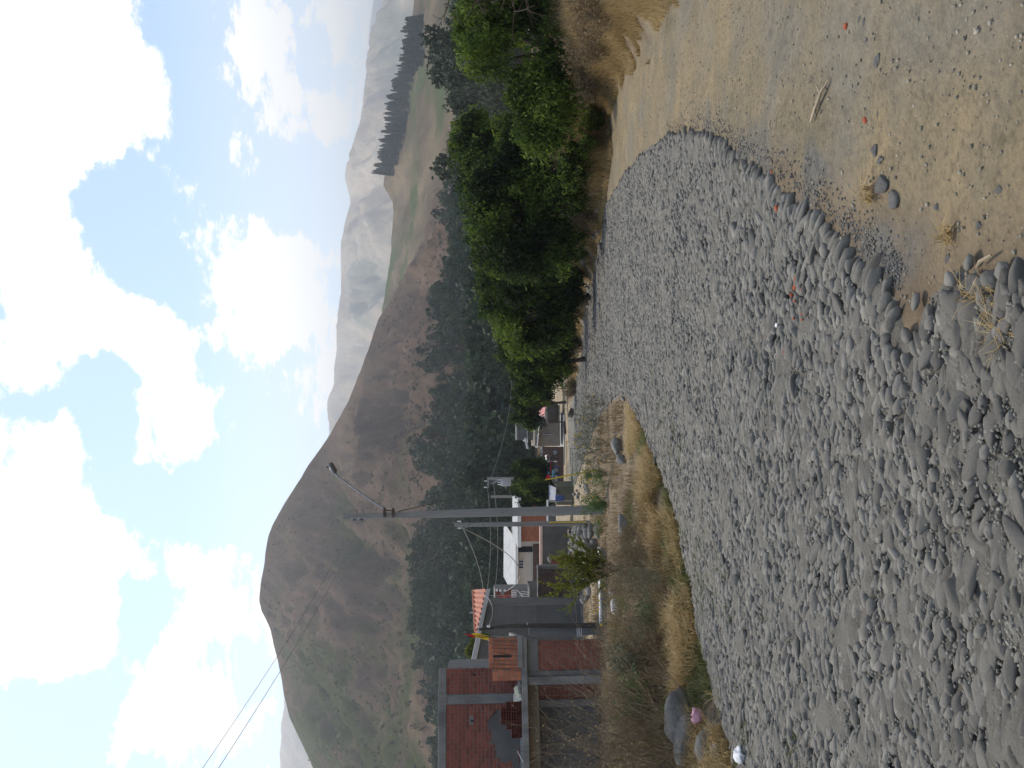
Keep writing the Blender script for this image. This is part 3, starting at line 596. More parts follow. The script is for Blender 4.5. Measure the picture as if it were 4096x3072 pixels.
def box_part(root, name, r, y0, y1, mat, bevel=0.0, label=None):
    o = MB().box(r[0], r[1], y0, y1, r[2], r[3]).build(name, mat, root, bevel=bevel)
    if label: o['label'] = label
    return o
BRICK = {}
def brick_mesh(mat):
    if mat not in BRICK:
        L = []
        for k in range(3):
            b = MB().box(-.5, .5, -.5, .5, -.5, .5); me = bpy.data.meshes.new('brick'); me.from_pydata(b.v, [], b.f); me.update()
            add_attr(me, 'rnd', np.full(8, k * .31)); me.materials.append(M[mat]); L.append(me)
        BRICK[mat] = L
    return BRICK[mat]
class BrickWall:
    """courses of bricks laid in running bond, proud of a mortar core; the largest in view are single bricks"""
    def __init__(s, limit=300): s.left = limit; s.rest = MB()
    def lay(s, root, r, yf, mat='brick', bl=.245, bh=.105, joint=.02, depth=.05, holes=(), jitter=.003, sub=None):
        x0, x1, z0, z1 = r; rows = max(1, round((z1 - z0) / (bh + joint))); ch = (z1 - z0) / rows; me = brick_mesh(mat)
        for i in range(rows):
            z = z0 + (i + .5) * ch; x = x0 - (bl + joint) * (.5 if i % 2 else 0)
            while x < x1 - .02:
                a, b = max(x, x0) + joint / 2, min(x + bl + joint, x1) - joint / 2; x += bl + joint
                if b - a < .03: continue
                if any(h[0] < (a + b) / 2 < h[1] and h[2] < z < h[3] for h in holes): continue
                y = yf + random.uniform(-jitter, jitter)
                if s.left > 0:
                    o = bpy.data.objects.new('brick', random.choice(me)); COL.objects.link(o); o.parent = sub or root; o.location = ((a + b) / 2, y + depth / 2, z); o.scale = (b - a, depth, ch - joint); s.left -= 1
                else: s.rest.box(a, b, y, y + depth, z - (ch - joint) / 2, z + (ch - joint) / 2)
    def finish(s, root, mat):
        if s.rest.v: tag(s.rest.build('bricks', M[mat], root), None, None, None, 'stuff')

# --- unfinished brick house on the left
def brick_house():
    fr = Frame(608, 638, 24.3, 17); o = fr.o
    root = thing('brick_building', 'unfinished two storey red brick building with concrete columns and balcony slab', 'building', (o.x, o.y, 0), fr.yaw)
    zg = fr.at(611, 650)[1] - .6; xl_ = fr.at(530, 830)[0]
    slab = fr.rect(521.5, 527.5, 637.5, 700); zt, zb = slab[3], slab[2]
    xr_ = slab[1]
    # slab and beam over the ground floor
    box_part(root, 'slab', (xl_, xr_, zb, zt), 0, 7, M['concrete'], .015)
    wall_top = fr.at(538.5, 660, .25)[1]
    xm = fr.at(540, 671, .2)[0]
    box_part(root, 'beam', (xm, xr_ - .05, wall_top, zb - .003), .2, .5, M['concrete_dark'], .01)
    xb2 = fr.at(545, 676, .25)[0]; xb3 = fr.at(545, 684.5, .25)[0]
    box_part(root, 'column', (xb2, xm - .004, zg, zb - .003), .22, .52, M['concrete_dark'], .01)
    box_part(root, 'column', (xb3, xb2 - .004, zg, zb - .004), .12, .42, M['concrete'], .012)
    box_part(root, 'beam', (xl_, xb3 - .004, fr.at(539.5, 720, .9)[1], zb - .004), .9, 1.2, M['adobe'], .01)
    bw = BrickWall(300)
    # upper floor, set back behind the balcony
    off = 1.5
    up = fr.rect(438, 521, 667.5, 768, off); ux0 = fr.at(480, 840, off)[0]; top = fr.at(438.5, 700, off)[1]; bt = fr.at(446.5, 700, off)[1]
    box_part(root, 'beam', (ux0, up[1], bt, top), off - .02, off + .25, M['concrete'], .015)
    cx0, cx1 = fr.at(480, 703.5, off)[0], fr.at(480, 694, off)[0]
    box_part(root, 'column', (cx0, cx1, zt, bt - .003), off - .03, off + .25, M['concrete'], .012)
    box_part(root, 'column', (cx0 - .03, cx1 + .04, bt - .02, top + .015), off - .045, off + .2, M['concrete'], .012)
    box_part(root, 'wall', (ux0, up[1] - .003, zt + .003, bt - .003), off + .012, off + .2, M['mortar'])
    for k in range(4): MB().tube([(cx0 + .05 + .07 * k, off + .05 + .1 * (k % 2), top), (cx0 + .05 + .08 * k, off + .05 + .1 * (k % 2), top + .25 + .15 * (k % 3))], .008, 5).build('starter_bar', M['iron'], root)
    vent = fr.rect(469, 477, 720, 722, off); vent2 = fr.rect(473, 476, 673.5, 676, off)
    box_part(root, 'vent_dark_box', (vent[0], vent[1], vent[2] + .1, vent[3] - .05), off - .004, off + .03, M['black']); box_part(root, 'vent_dark_box', vent2, off - .004, off + .03, M['black'])  # black boxes stand in for the shade inside the vents
    bw.lay(root, (cx1 + .01, up[1], zt, bt), off, holes=(vent2,)); bw.lay(root, (ux0 * .62 + cx0 * .38, cx0 - .01, zt, bt), off, holes=(vent,))
    bw.lay(root, (ux0, ux0 * .62 + cx0 * .38, zt, bt), off)
    box_part(root, 'wall', (up[1] - .16, up[1], zt + .004, bt - .004), off + .2, 6.5, M['mortar'])
    # grey render smeared on the upper wall
    pts = [(494, 712), (489, 720), (487, 728), (492, 733), (490, 742), (497, 750), (495, 757), (503, 764), (508, 760), (520, 768), (520, 712), (509, 707), (500, 709)]
    P = [fr.at(a, b, off) for a, b in pts]; P = [(P[i][0] * (1 - f) + P[(i + 1) % len(P)][0] * f + random.uniform(-.09, .09), P[i][1] * (1 - f) + P[(i + 1) % len(P)][1] * f + random.uniform(-.07, .07)) for i in range(len(P)) for f in (0, .2, .4, .6, .8)]; P = [(x, max(z, zt + .004)) for x, z in P]; m = MB(); n = len(P)
    m.add([(x, off - .012, z) for x, z in P] + [(x, off + .05, z) for x, z in P], [tuple(range(n))] + [(i, (i + 1) % n, n + (i + 1) % n, n + i) for i in range(n)]); m.build('render_patch', M['plaster'], root)
    # ground floor walls
    gw = fr.rect(539, 612, 638, 671, .28)
    box_part(root, 'wall', (xm, gw[1] - .05, zg, wall_top - .004), .292, .48, M['mortar']); bw.lay(root, (xm + .005, gw[1] - .05, zg + .45, wall_top), .28)
    gi = fr.rect(541, 612, 687, 699, 1.1); box_part(root, 'wall', (gi[0], gi[1] + .4, zg, zb - .3), 1.112, 1.3, M['mortar']); bw.lay(root, (gi[0], gi[1] + .4, zg + .4, zb - .32), 1.1)
    gj = fr.rect(541, 612, 699, 706, 1.0); box_part(root, 'column', (gj[0], gj[1], zg, zb - .3), .95, 1.25, M['concrete_dark'], .01)
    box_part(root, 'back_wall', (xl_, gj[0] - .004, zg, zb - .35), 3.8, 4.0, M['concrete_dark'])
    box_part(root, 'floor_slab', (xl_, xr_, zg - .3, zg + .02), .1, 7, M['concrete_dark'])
    # balcony parapet of bricks with starter bars
    pr = fr.rect(488.5, 521, 637, 668.5, .02); zc = fr.at(521.5, 650, .02)[1]
    par = box_part(root, 'parapet', (pr[0] + .01, pr[1] - .012, zt + .002, pr[3] - .012), .032, .16, M['mortar'])
    bl = BrickWall(60); bl.lay(root, (pr[0], pr[1], zt + .01, pr[3]), .02, bl=.29, bh=.15, depth=.06, sub=par, mat='brick_lit')
    pr2 = fr.rect(492.5, 521, 668.5, 681, .02); box_part(root, 'parapet', (pr2[0] + .01, pr2[1] - .004, zt + .002, pr2[3] - .012), .032, .16, M['mortar']); bl.lay(root, (pr2[0], pr2[1], zt + .01, pr2[3]), .02, bl=.29, bh=.15, depth=.06, mat='brick_lit')
    box_part(root, 'parapet_side', (pr[1] - .13, pr[1] - .004, zt + .003, pr[3] - .02), .17, off - .05, M['mortar'])
    slot = fr.rect(493, 512, 655, 657.4, .0); box_part(root, 'slot', slot, .010, .03, M['black'])
    for (a, b), (c, d) in (((492, 640), (522, 640.5)), ((492, 645), (522, 646)), ((492, 648), (522, 649.5)), ((494, 651.5), (520, 657)), ((491, 664), (523, 665)), ((494, 641.6), (519, 642)), ((490, 668), (522, 671)), ((493, 660.5), (523, 661))):
        p, q = fr.at(a, b, -.02), fr.at(c, d, -.02); MB().tube([(p[0], -.012, p[1]), (q[0], -.018, q[1])], .008, 5).build('starter_bar', M['iron'], root)
    cp = fr.rect(518, 523, 637, 668, -.05); m = MB().box(cp[0], cp[1] + .05, -.07, -.003, cp[2], cp[3]); m.build('mortar_spill', M['concrete'], root, bevel=.02)
    # corner pier beside the wall
    pc = fr.rect(530, 608, 627.5, 636.5, .1); box_part(root, 'pier', (xr_ + .03, pc[1], zg, fr.at(529, 632, .1)[1]), .12, .5, M['concrete_dark'], .012)
    wz = fr.at(580, 632, .1)[1]
    for k in range(4):
        MB().tube([(xr_ - .02, .10, wz + .05 * k - .06), (pc[1] + .03, .10, wz + .04 * k - .04 + .02 * (k % 2)), (pc[1] + .03, .53, wz + .05 * k - .05)], .009, 5).build('tie_wire', M['litter'], root)
    bw.finish(root, 'brick')
    return fr, root, zt, slab
M['brick_lit'] = pm('lit_orange_brick', (.33, .115, .06), (.42, .165, .09), 4, .88, .4, 40, c3=(.37, .135, .075), var=.12, bdist=.006)  # lit copy of the red brick: sunlight is put into the colour
HB, HBroot, HBz, HBslab = brick_house()

# --- hollow bricks stacked on the balcony slab
def hollow_bricks():
    b = MB(); w, h, d = .5, .5, .5; t = .045
    xs = [-.5, -.5 + .333, -.5 + .667, .5]
    for k, x in enumerate((-.5, -.19, .13, .45)): b.box(x, x + .05, -.5, .5, -.5, .5)
    for z in (-.5, -.025, .45): b.box(-.449, -.191, -.498, .498, z, z + .05); b.box(-.139, .129, -.498, .498, z, z + .05); b.box(.181, .449, -.498, .498, z, z + .05)
    b.box(-.44, .44, .30, .34, -.44, .44)
    me = bpy.data.meshes.new('hollow_brick'); me.from_pydata(b.v, [], b.f); me.update(); add_attr(me, 'rnd', np.zeros(len(b.v))); me.materials.append(M['brick'])
    fr = HB; off = .25; cols = [(702, 3), (706.6, 4), (711, 4), (715.6, 4), (720, 4), (724.6, 3), (729, 2), (733.5, 2)]
    wx = abs(fr.at(520, 702, off)[0] - fr.at(520, 706.6, off)[0]); hz = .165
    for c, (py, n) in enumerate(cols):
        x = fr.at(520, py + 2.3, off)[0]
        for k in range(n):
            o = bpy.data.objects.new('hollow_brick', me); COL.objects.link(o); j = random.uniform(-.03, .03)
            p = fr.o + fr.ex * x + fr.ey * (off + .13 + j); o.location = (p.x, p.y, HBz + .008 + (k + .5) * hz); o.rotation_euler = (0, 0, fr.yaw + random.uniform(-.02, .02)); o.scale = (wx - .006, .25, hz - .006)
            pos = ('topmost' if k == n - 1 else ('bottom' if k == 0 else ('second up' if k == 1 else 'third up')))
            ordn = ('first', 'second', 'third', 'fourth', 'fifth', 'sixth', 'seventh', 'eighth')[c]
            tag(o, f'red hollow brick on the balcony, {pos} in {ordn} pile from the flag', 'brick', 'hollow bricks stacked on the balcony')
    # odds and ends left on the slab
    def on_slab(py, off): x = fr.at(522, py, off)[0]; p = fr.o + fr.ex * x + fr.ey * off; return Vector((p.x, p.y, HBz + .006))
    p = on_slab(698, .3); t = thing('bucket', 'white plastic bucket standing on the balcony slab by the brick stack', 'bucket', p); MB().lathe([(.01, 0), (.09, 0), (.115, .24), (.12, .25), (.105, .25), (.085, .02), (.01, .02)], 14).build('pail', M['white'], t, smooth=True); MB().tube([(.115 * math.cos(a), .115 * math.sin(a) * .3 - .05, .24 - .10 * math.sin(a)) for a in np.linspace(0, math.pi, 9)], .004, 5).build('handle', M['iron'], t)
    p = on_slab(692, .35); sack('cement_sack', 'half empty beige sack slumped on the balcony slab against the wall', p, .42, .3, .3, 'sack', 3, .5)
    p = on_slab(757, .2); o = MB().box(-.2, .2, -.03, .03, 0, .02).build('board_offcut', M['white']); o.location = p + Vector((0, 0, .06)); o.rotation_euler = (0, R(-28), fr.yaw); tag(o, 'short white board offcut leaning on the balcony slab beside the piles', 'board')
    for k, py in enumerate((683, 686.5, 690)):
        p = on_slab(py, .12); o = link('rubble_lump', STONE_MESH[k], None); o.location = p + Vector((0, 0, .05)); o.scale = (.10, .08, .06)
        if not o.data.materials: o.data.materials.append(M['rock'])
        tag(o, ('grey mortar lump on the balcony slab beside the parapet', 'grey mortar lump in the middle of three on the balcony slab', 'grey mortar lump on the balcony slab next to the beige sack')[k], 'rubble', 'mortar lumps on the balcony')
def sack(name, label, p, w, d, h, mat, seed, rz=0.0, cat='sack', group=None):
    V = ICO3[0].copy(); P = np.sign(V) * np.abs(V) ** .7; P = P * (1 + .16 * fbm(V[:, 0] * 2 + seed, V[:, 1] * 2, V[:, 2] * 2, oct=3, seed=seed))[:, None]
    P[:, 2] = np.maximum(P[:, 2], -.55); P = P * np.array((w / 2, d / 2, h / 2)); P[:, 2] -= P[:, 2].min()
    o = link(name, fast_mesh(name, P, ICO3[1], np.zeros(len(P)), smooth=True), M[mat]); o.location = p; o.rotation_euler = (0, 0, rz); return tag(o, label, cat, group)
hollow_bricks()

# --- flag on the parapet
def cloth(name, parent, mat, pts0, pts1, amp, seed, n=10):
    """a hanging strip of cloth between two edge polylines, with folds and thickness"""
    V = []; n0 = len(pts0); t = .006
    for side in (0, 1):
        for i in range(n0):
            for k in range(n + 1):
                a = k / n; p = Vector(pts0[i]).lerp(Vector(pts1[i]), a); p = p + Vector((0, amp * math.sin(a * 9 + i * 1.1 + seed) + (t if side else 0), 0)); V.append(p)
    F = []; m = n0 * (n + 1)
    for i in range(n0 - 1):
        for k in range(n):
            a = i * (n + 1) + k; q = (a, a + 1, a + n + 2, a + n + 1); F.append(q); F.append(tuple(m + j for j in reversed(q)))
    return MB().add(V, F).build(name, mat, parent, smooth=True)
def flag():
    fr = HB; p0 = fr.at(489, 638.5, .12); x = p0[0]; o = fr.o + fr.ex * x + fr.ey * .12
    t = thing('flag', 'drooping red yellow and green flag on a short staff above the brick parapet', 'flag', (o.x, o.y, 0), fr.yaw)
    A = lambda px, py: (fr.at(px, py, .12)[0] - x, 0, fr.at(px, py, .12)[1])
    MB().tube([A(500, 638.2), A(463.5, 633.2)], .012, 6).build('staff', M['iron'], t)
    cloth('red_band', t, M['red_cloth'], [A(463.5, 633.3), A(468, 633.6), A(473, 634.0)], [A(464, 633.8), A(470, 636.6), A(476, 638)], .03, 0)
    y = cloth('yellow_band', t, M['yellow_cloth'], [A(472, 633.4), A(476, 633.2), A(480.5, 633.3), A(484, 634.6), A(489, 636.0)], [A(473.5, 636.2), A(479, 638), A(483.5, 639.4), A(486.5, 640.2), A(489.5, 639.6)], .035, 1)
    e = A(481, 636); b = MB(); b.add([(e[0] + .055 * math.cos(a), e[1] - .045 + .0 * a, e[2] + .055 * math.sin(a)) for a in np.linspace(0, 6.28, 9)[:-1]] + [(e[0] + .055 * math.cos(a), e[1] - .038, e[2] + .055 * math.sin(a)) for a in np.linspace(0, 6.28, 9)[:-1]], [tuple(range(8)), tuple(range(8, 16))] + [(k, (k + 1) % 8, 8 + (k + 1) % 8, 8 + k) for k in range(8)]); b.build('emblem', M['bushy_flat'], t)
    cloth('green_band', t, M['green_cloth'], [A(480.5, 632.6), A(485, 633.2), A(490, 634)], [A(481, 634), A(486, 635.5), A(490, 636)], .02, 2)
M['bushy_flat'] = pm('flag_emblem', (.20, .22, .05), (.45, .20, .05), 30, .85)
flag()
def dark_post():
    fr = HB; a, b = fr.at(607.5, 625.5, .0), fr.at(479, 629, .0); x = a[0]; o = fr.o + fr.ex * x
    t = thing('wooden_post', 'tall dark crooked wooden post standing against the corner pier of the brick building', 'post', (o.x, o.y, 0), fr.yaw)
    A = lambda px, py: (fr.at(px, py, 0)[0] - x, 0, fr.at(px, py, 0)[1])
    MB().tube([A(611, 625.5), A(590, 625.3), A(565, 625.6), A(540, 625.4), A(520, 625.7), A(500, 626.6), A(479, 629.5)], [.085, .08, .075, .075, .07, .06, .05], 9).build('pole', M['wood_dark'], t, smooth=True)
    q = A(488.5, 626.2); MB().lathe([(.005, -.05), (.035, -.05), (.045, 0), (.03, .05), (.005, .06)], 10, (q[0], -.09, q[2])).build('insulator', M['white'], t, smooth=True)
    s = A(528, 623.5); e = A(532, 625.5); MB().tube([A(532, 626), (s[0] - .08, -.05, s[2] - .02), (s[0], -.06, s[2] + .05), (s[0] + .03, -.05, s[2])], .012, 5).build('wire_loop', M['white'], t)
dark_post()

# --- grey rendered house with a red roof
def corrugated(m, A, B, C, D, n, amp, thick=.02, axis=None):
    """sheet between edge A-B (low) and D-C (high) with n waves along A-B"""
    A, B, C, D = map(Vector, (A, B, C, D)); up = (B - A).cross(D - A).normalized()
    if up.z < 0: up = -up
    V = []; k = n * 6
    for s in (0, 1):
        for i in range(k + 1):
            a = i / k; w = amp * math.cos(a * n * 2 * math.pi); off = up * (w - s * thick)
            V.append(A.lerp(B, a) + off); V.append(D.lerp(C, a) + off)
    F = []; q = 2 * (k + 1)
    for i in range(k):
        a = 2 * i; F.append((a, a + 2, a + 3, a + 1)); F.append((q + a, q + a + 1, q + a + 3, q + a + 2)); F.append((a, q + a, q + a + 2, a + 2)); F.append((a + 1, a + 3, q + a + 3, q + a + 1))
    return m.add(V, F)
def grey_house():
    fr = Frame(581, 604.5, 43, 12); root = thing('grey_house', 'grey rendered house with blank gable wall and red corrugated roof', 'house', fr.o, fr.yaw)
    zg = fr.at(585, 610)[1] - .5; xl_ = fr.at(500, 700)[0]; zr = fr.at(486.5, 604.5)[1]; zl = fr.at(474, 667)[1]; xlm = fr.at(474, 667)[0]; slope = (zl - zr) / xlm; ztl = zr + slope * xl_
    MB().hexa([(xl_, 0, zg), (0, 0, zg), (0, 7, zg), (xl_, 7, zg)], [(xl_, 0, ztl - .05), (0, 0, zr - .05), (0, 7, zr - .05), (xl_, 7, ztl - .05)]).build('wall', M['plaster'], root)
    a = fr.at(488, 589); b = fr.at(472, 667, 0); xa, za = a[0] , a[1]
    sl = (fr.at(471.5, 667)[1] - za) / (b[0] - xa); L = lambda x: za + sl * (x - xa)
    MB().hexa([(xl_, -.35, L(xl_) - .12), (xa, -.35, za - .12), (xa, .1, za - .12), (xl_, .1, L(xl_) - .12)], [(xl_, -.35, L(xl_) + .10), (xa, -.35, za + .10), (xa, .1, za + .10), (xl_, .1, L(xl_) + .10)]).build('fascia', M['tin_grey'], root)
    hi = fr.at(473.6, 590, 4.0); lo = fr.at(476, 632, 4.0); m = MB()
    xe = fr.at(478, 634)[0]
    corrugated(m, (xe, -.2, L(xe) + .14), (xa + .02, -.2, za + .14), (hi[0], 4.0, hi[1]), (lo[0], 4.0, lo[1]), 9, .05); rf = m.build('roof', M['tile'], root, smooth=True)
    MB().tube([(lo[0], 4.0, lo[1] + .03), (hi[0], 4.0, hi[1] + .03)], .09, 8).build('ridge_cap', M['tile'], rf, smooth=True)
    c = fr.at(474, 612.5, 4.0); MB().tube([(c[0], 4.0, c[1] - .1), (c[0], 4.0, c[1] + .28)], .06, 8).build('flue', M['metal'], rf)
    hs = fr.at(560, 660); MB().box(-.02 + fr.at(535, 640)[0], fr.at(535, 606)[0], -.012, .004, fr.at(535.6, 620)[1], fr.at(534.9, 620)[1]).build('render_seam', M['concrete_dark'], root)
    kb = fr.rect(580, 583, 605, 625, -.4); box_part(root, 'plinth', (xl_, 0.05, zg, zg + .75), -.12, -.004, M['concrete_dark'], .01)
grey_house()

def cream_house():
    fr = Frame(533, 543, 72, -4); root = thing('cream_house', 'cream painted house with pale sheet roof, dark door and small barred window', 'house', fr.o, fr.yaw)
    w = fr.rect(515, 533, 543, 594); zg = fr.at(552, 560)[1]
    box_part(root, 'wall', (w[0], w[1], w[2], w[3]), 0, 6, M['cream']); box_part(root, 'base_wall', (w[0], w[1] + .3, zg, w[2] - .004), -.25, 6, M['brick_dark'])
    d = fr.rect(518, 532.5, 546.5, 552); box_part(root, 'door', d, -.05, .05, M['black'])
    r = fr.rect(518, 524, 560, 568.4); wn = box_part(root, 'window', (r[0], r[1], r[2], r[3]), -.06, .02, M['white'])
    for k in range(3):
        a = r[0] + (r[1] - r[0]) * (k / 3 + .03); b = r[0] + (r[1] - r[0]) * ((k + 1) / 3 - .03); box_part(wn, 'pane', (a, b, r[2] + .06, r[3] - .06), -.075, -.055, M['pane'])
    m = MB(); a = fr.at(515.5, 540)[1]; hi = fr.at(508.5, 560, 6)[1]; corrugated(m, (w[0] - .3, -.5, a), (w[1] + .5, -.5, a), (w[1] + .5, 6.3, hi + .5), (w[0] - .3, 6.3, hi + .5), 22, .03); m.build('roof', M['tin'], root)
    box_part(root, 'eave_board', (w[0] - .3, w[1] + .5, a - .22, a - .06), -.48, -.42, M['white'])
    q = fr.rect(517, 530, 540, 543); box_part(root, 'side_pier', (q[0] + .01, q[1], zg, q[3]), -.3, .3, M['cream'])
    ln = fr.at(523, 557.5); MB().tube([(ln[0], -.02, ln[1]), (ln[0], -.18, ln[1]), (ln[0], -.18, ln[1] + .12)], .02, 6).build('wall_lamp', M['iron'], root)
    # far white wall of the lean-to with stair rail
cream_house()
def stair_rail():
    fr = Frame(528, 592, 56, 0); root = thing('stair_railing', 'white metal railing with square mesh beside the grey gable wall', 'railing', fr.o, fr.yaw)
    x0, x1 = fr.at(520, 604)[0], fr.at(520, 590)[0]; za, zb = fr.at(512, 600)[1], fr.at(516, 600)[1]
    for z in (za, (za + zb) / 2, zb): MB().tube([(x0, 0, z), (x1, 0, z)], .03, 6).build('rail', M['white'], root)
    for k in range(7): x = x0 + (x1 - x0) * k / 6; MB().tube([(x, 0, zb), (x, 0, za)], .022, 6).build('baluster', M['white'], root)
    zc = fr.at(529, 600)[1]
    for k in range(6):
        x = x0 + .1 + (x1 - x0 - .2) * k / 5; z1 = zb - (zb - zc) * (.25 + .1 * k) * .5; MB().tube([(x, .05, z1), (x - .1, .05, zc)], .02, 6).build('stair_baluster', M['white'], root)
    MB().tube([(x0, .05, zc), (x1, .05, zb - .1)], .03, 6).build('handrail', M['white'], root)
    MB().box(x0, x1, .35, 2.5, fr.at(548, 600)[1], fr.at(530, 600)[1]).build('stair_base', M['plaster'], root)
stair_rail()
def brick_outhouse():
    fr = Frame(520, 590, 60, 8); root = thing('brick_outhouse', 'small red brick block with concrete strip behind the grey house roof', 'house', fr.o, fr.yaw)
    w = fr.rect(495, 516, 589, 606); zg = fr.at(545, 600)[1]; bw = BrickWall(120)
    box_part(root, 'core', (w[0], w[1] - .01, zg, w[3] - .01), .02, 3, M['mortar']); c0, c1 = fr.at(505, 601)[0], fr.at(505, 598.5)[0]
    xm0, xm1 = fr.at(505, 599)[0], fr.at(505, 597.5)[0]; zz = fr.rect(501, 504, 590, 600); bw.lay(root, (w[0], w[1], w[2], zz[2]), 0, bl=.3, bh=.16); bw.lay(root, (w[0], w[1], zz[3], w[3]), 0, bl=.3, bh=.16); box_part(root, 'ring_beam', (w[0], w[1] + .005, zz[2], zz[3]), -.02, .3, M['concrete'])
    bw.finish(root, 'brick')
    for px_, py_ in ((497, 589.8), (500.5, 590), (505, 590)):
        a = fr.at(px_, py_); MB().box(a[0] - .12, a[0] + .05, -.03, .2, a[1] - .06, a[1] + .1).build('mortar_lump', M['white'], root)
    t = thing('flag', 'small furled red and yellow flag between two thin poles by the stair railing', 'flag', fr.o, fr.yaw); A = lambda px, py: (fr.at(px, py, -.4)[0], -.4, fr.at(px, py, -.4)[1])
    MB().tube([A(490, 595.6), A(513, 595.4)], .02, 6).build('staff', M['metal'], t); MB().tube([A(490.5, 599.6), A(513, 599.8)], .02, 6).build('staff', M['metal'], t)
    cloth('red_band', t, M['red_cloth'], [A(499, 595.8), A(502, 595.8), A(511, 595.6)], [A(500, 597), A(503, 598), A(511, 596.3)], .03, 0); cloth('yellow_band', t, M['yellow_cloth'], [A(502, 596.2), A(505, 596.2)], [A(502.5, 597.8), A(505, 598)], .03, 2)
brick_outhouse()
def brick_shed():
    fr = Frame(540, 527, 66, 0); root = thing('brick_shed', 'low orange brick house with white roof edge behind the slim concrete pole', 'house', fr.o, fr.yaw)
    w = fr.rect(518.5, 541, 500, 541.5); zg = fr.at(556, 530)[1]; box_part(root, 'core', (w[0], w[1], zg, w[3]), .02, 5, M['mortar'])
    bw = BrickWall(150); bw.lay(root, (w[0], w[1], w[2] - .4, w[3]), 0, bl=.5, bh=.24, mat='brick_lit'); bw.finish(root, 'brick_lit')
    m = MB(); a = fr.at(517.5, 520)[1]; corrugated(m, (w[0] - .4, -.5, a), (w[1] + .3, -.5, a), (w[1] + .3, 5.5, a + .1), (w[0] - .4, 5.5, a + .1), 20, .03); m.build('roof', M['tin'], root)
    box_part(root, 'eave_board', (w[0] - .4, w[1] + .3, a - .28, a - .05), -.5, -.45, M['white'])
brick_shed()
def yard_walls():
    fr = Frame(567, 568, 50, 3); root = thing('yard_wall', 'dark brown brick yard wall with a pale concrete end pillar', 'wall', fr.o, fr.yaw)
    w = fr.rect(539, 568, 569, 606); zg = w[2] - .6; box_part(root, 'core', (w[0], w[1], zg, w[3]), .02, .3, M['mortar']); bw = BrickWall(300); bw.lay(root, (w[0], w[1], w[2] - .1, w[3]), 0, mat='brick_dark', bl=.24, bh=.13); bw.finish(root, 'brick_dark')
    q = fr.rect(537.2, 567, 565.4, 569); box_part(root, 'pillar', (q[0] + .004, q[1], zg, q[3]), -.06, .34, M['concrete'], .012); box_part(root, 'coping', (w[0], q[0], w[3] + .003, w[3] + .1), -.04, .34, M['concrete'], .01)
    fr = Frame(552, 527, 57, 2); root = thing('boundary_wall', 'low grey boundary wall with pink coping below the cream house', 'wall', fr.o, fr.yaw)
    w = fr.rect(542.5, 560, 526, 566); box_part(root, 'wall', (w[0], w[1], w[2] - .6, w[3]), 0, .22, M['plaster']); c = fr.rect(539.8, 542.3, 526, 566); box_part(root, 'coping', (c[0], c[1] + .08, w[3] + .003, c[3]), -.07, .29, M['pink'], .01)
    w2 = fr.rect(541, 555, 588, 606); box_part(root, 'coping_return', (fr.at(542, 608)[0], fr.at(542, 587)[0], c[2] - .05, c[3] - .1), -.07, .29, M['pink'], .01)
    fr = Frame(576, 557, 42, 0); root = thing('openwork_wall', 'narrow red brick wall end with square gaps beside the green bush', 'wall', fr.o, fr.yaw)
    w = fr.rect(550, 577, 556.5, 564); bl = BrickWall(140); box_part(root, 'core', (w[0] + .02, w[1] - .02, w[2] - .5, w[3] - .02), .06, .5, M['brick_dark'])
    rows = 9; ch = (w[3] - w[2]) / rows
    for i in range(rows):
        z0 = w[2] + i * ch; g = (w[1] - w[0]) / 3; hole = 1 if i % 2 else (0 if i % 4 else 2)
        for k in range(3):
            if k == hole and i % 2 == 1: continue
            bl.lay(root, (w[0] + k * g, w[0] + (k + 1) * g, z0, z0 + ch), 0, bl=g, bh=ch - .013, depth=.06)
    s = fr.at(549.3, 560); o = link('cap_stone', STONE_MESH[3], None, root); o.location = (s[0], .2, s[1] - .05); o.scale = (.22, .2, .12)
    fr = Frame(604, 590, 22.6, 6); root = thing('low_kerb_wall', 'low dark concrete kerb wall with a pale top edge in front of the yard', 'wall', fr.o, fr.yaw)
    a, b = fr.at(602.5, 625)[0], fr.at(600, 548)[0]; z = fr.at(600.5, 590)[1]; MB().box(a, b, 0, .14, z - .7, z - .02).build('wall', M['concrete_dark'], root); MB().box(a, b + .02, -.015, .155, z - .018, z + .03).build('coping', M['white'], root)
yard_walls()

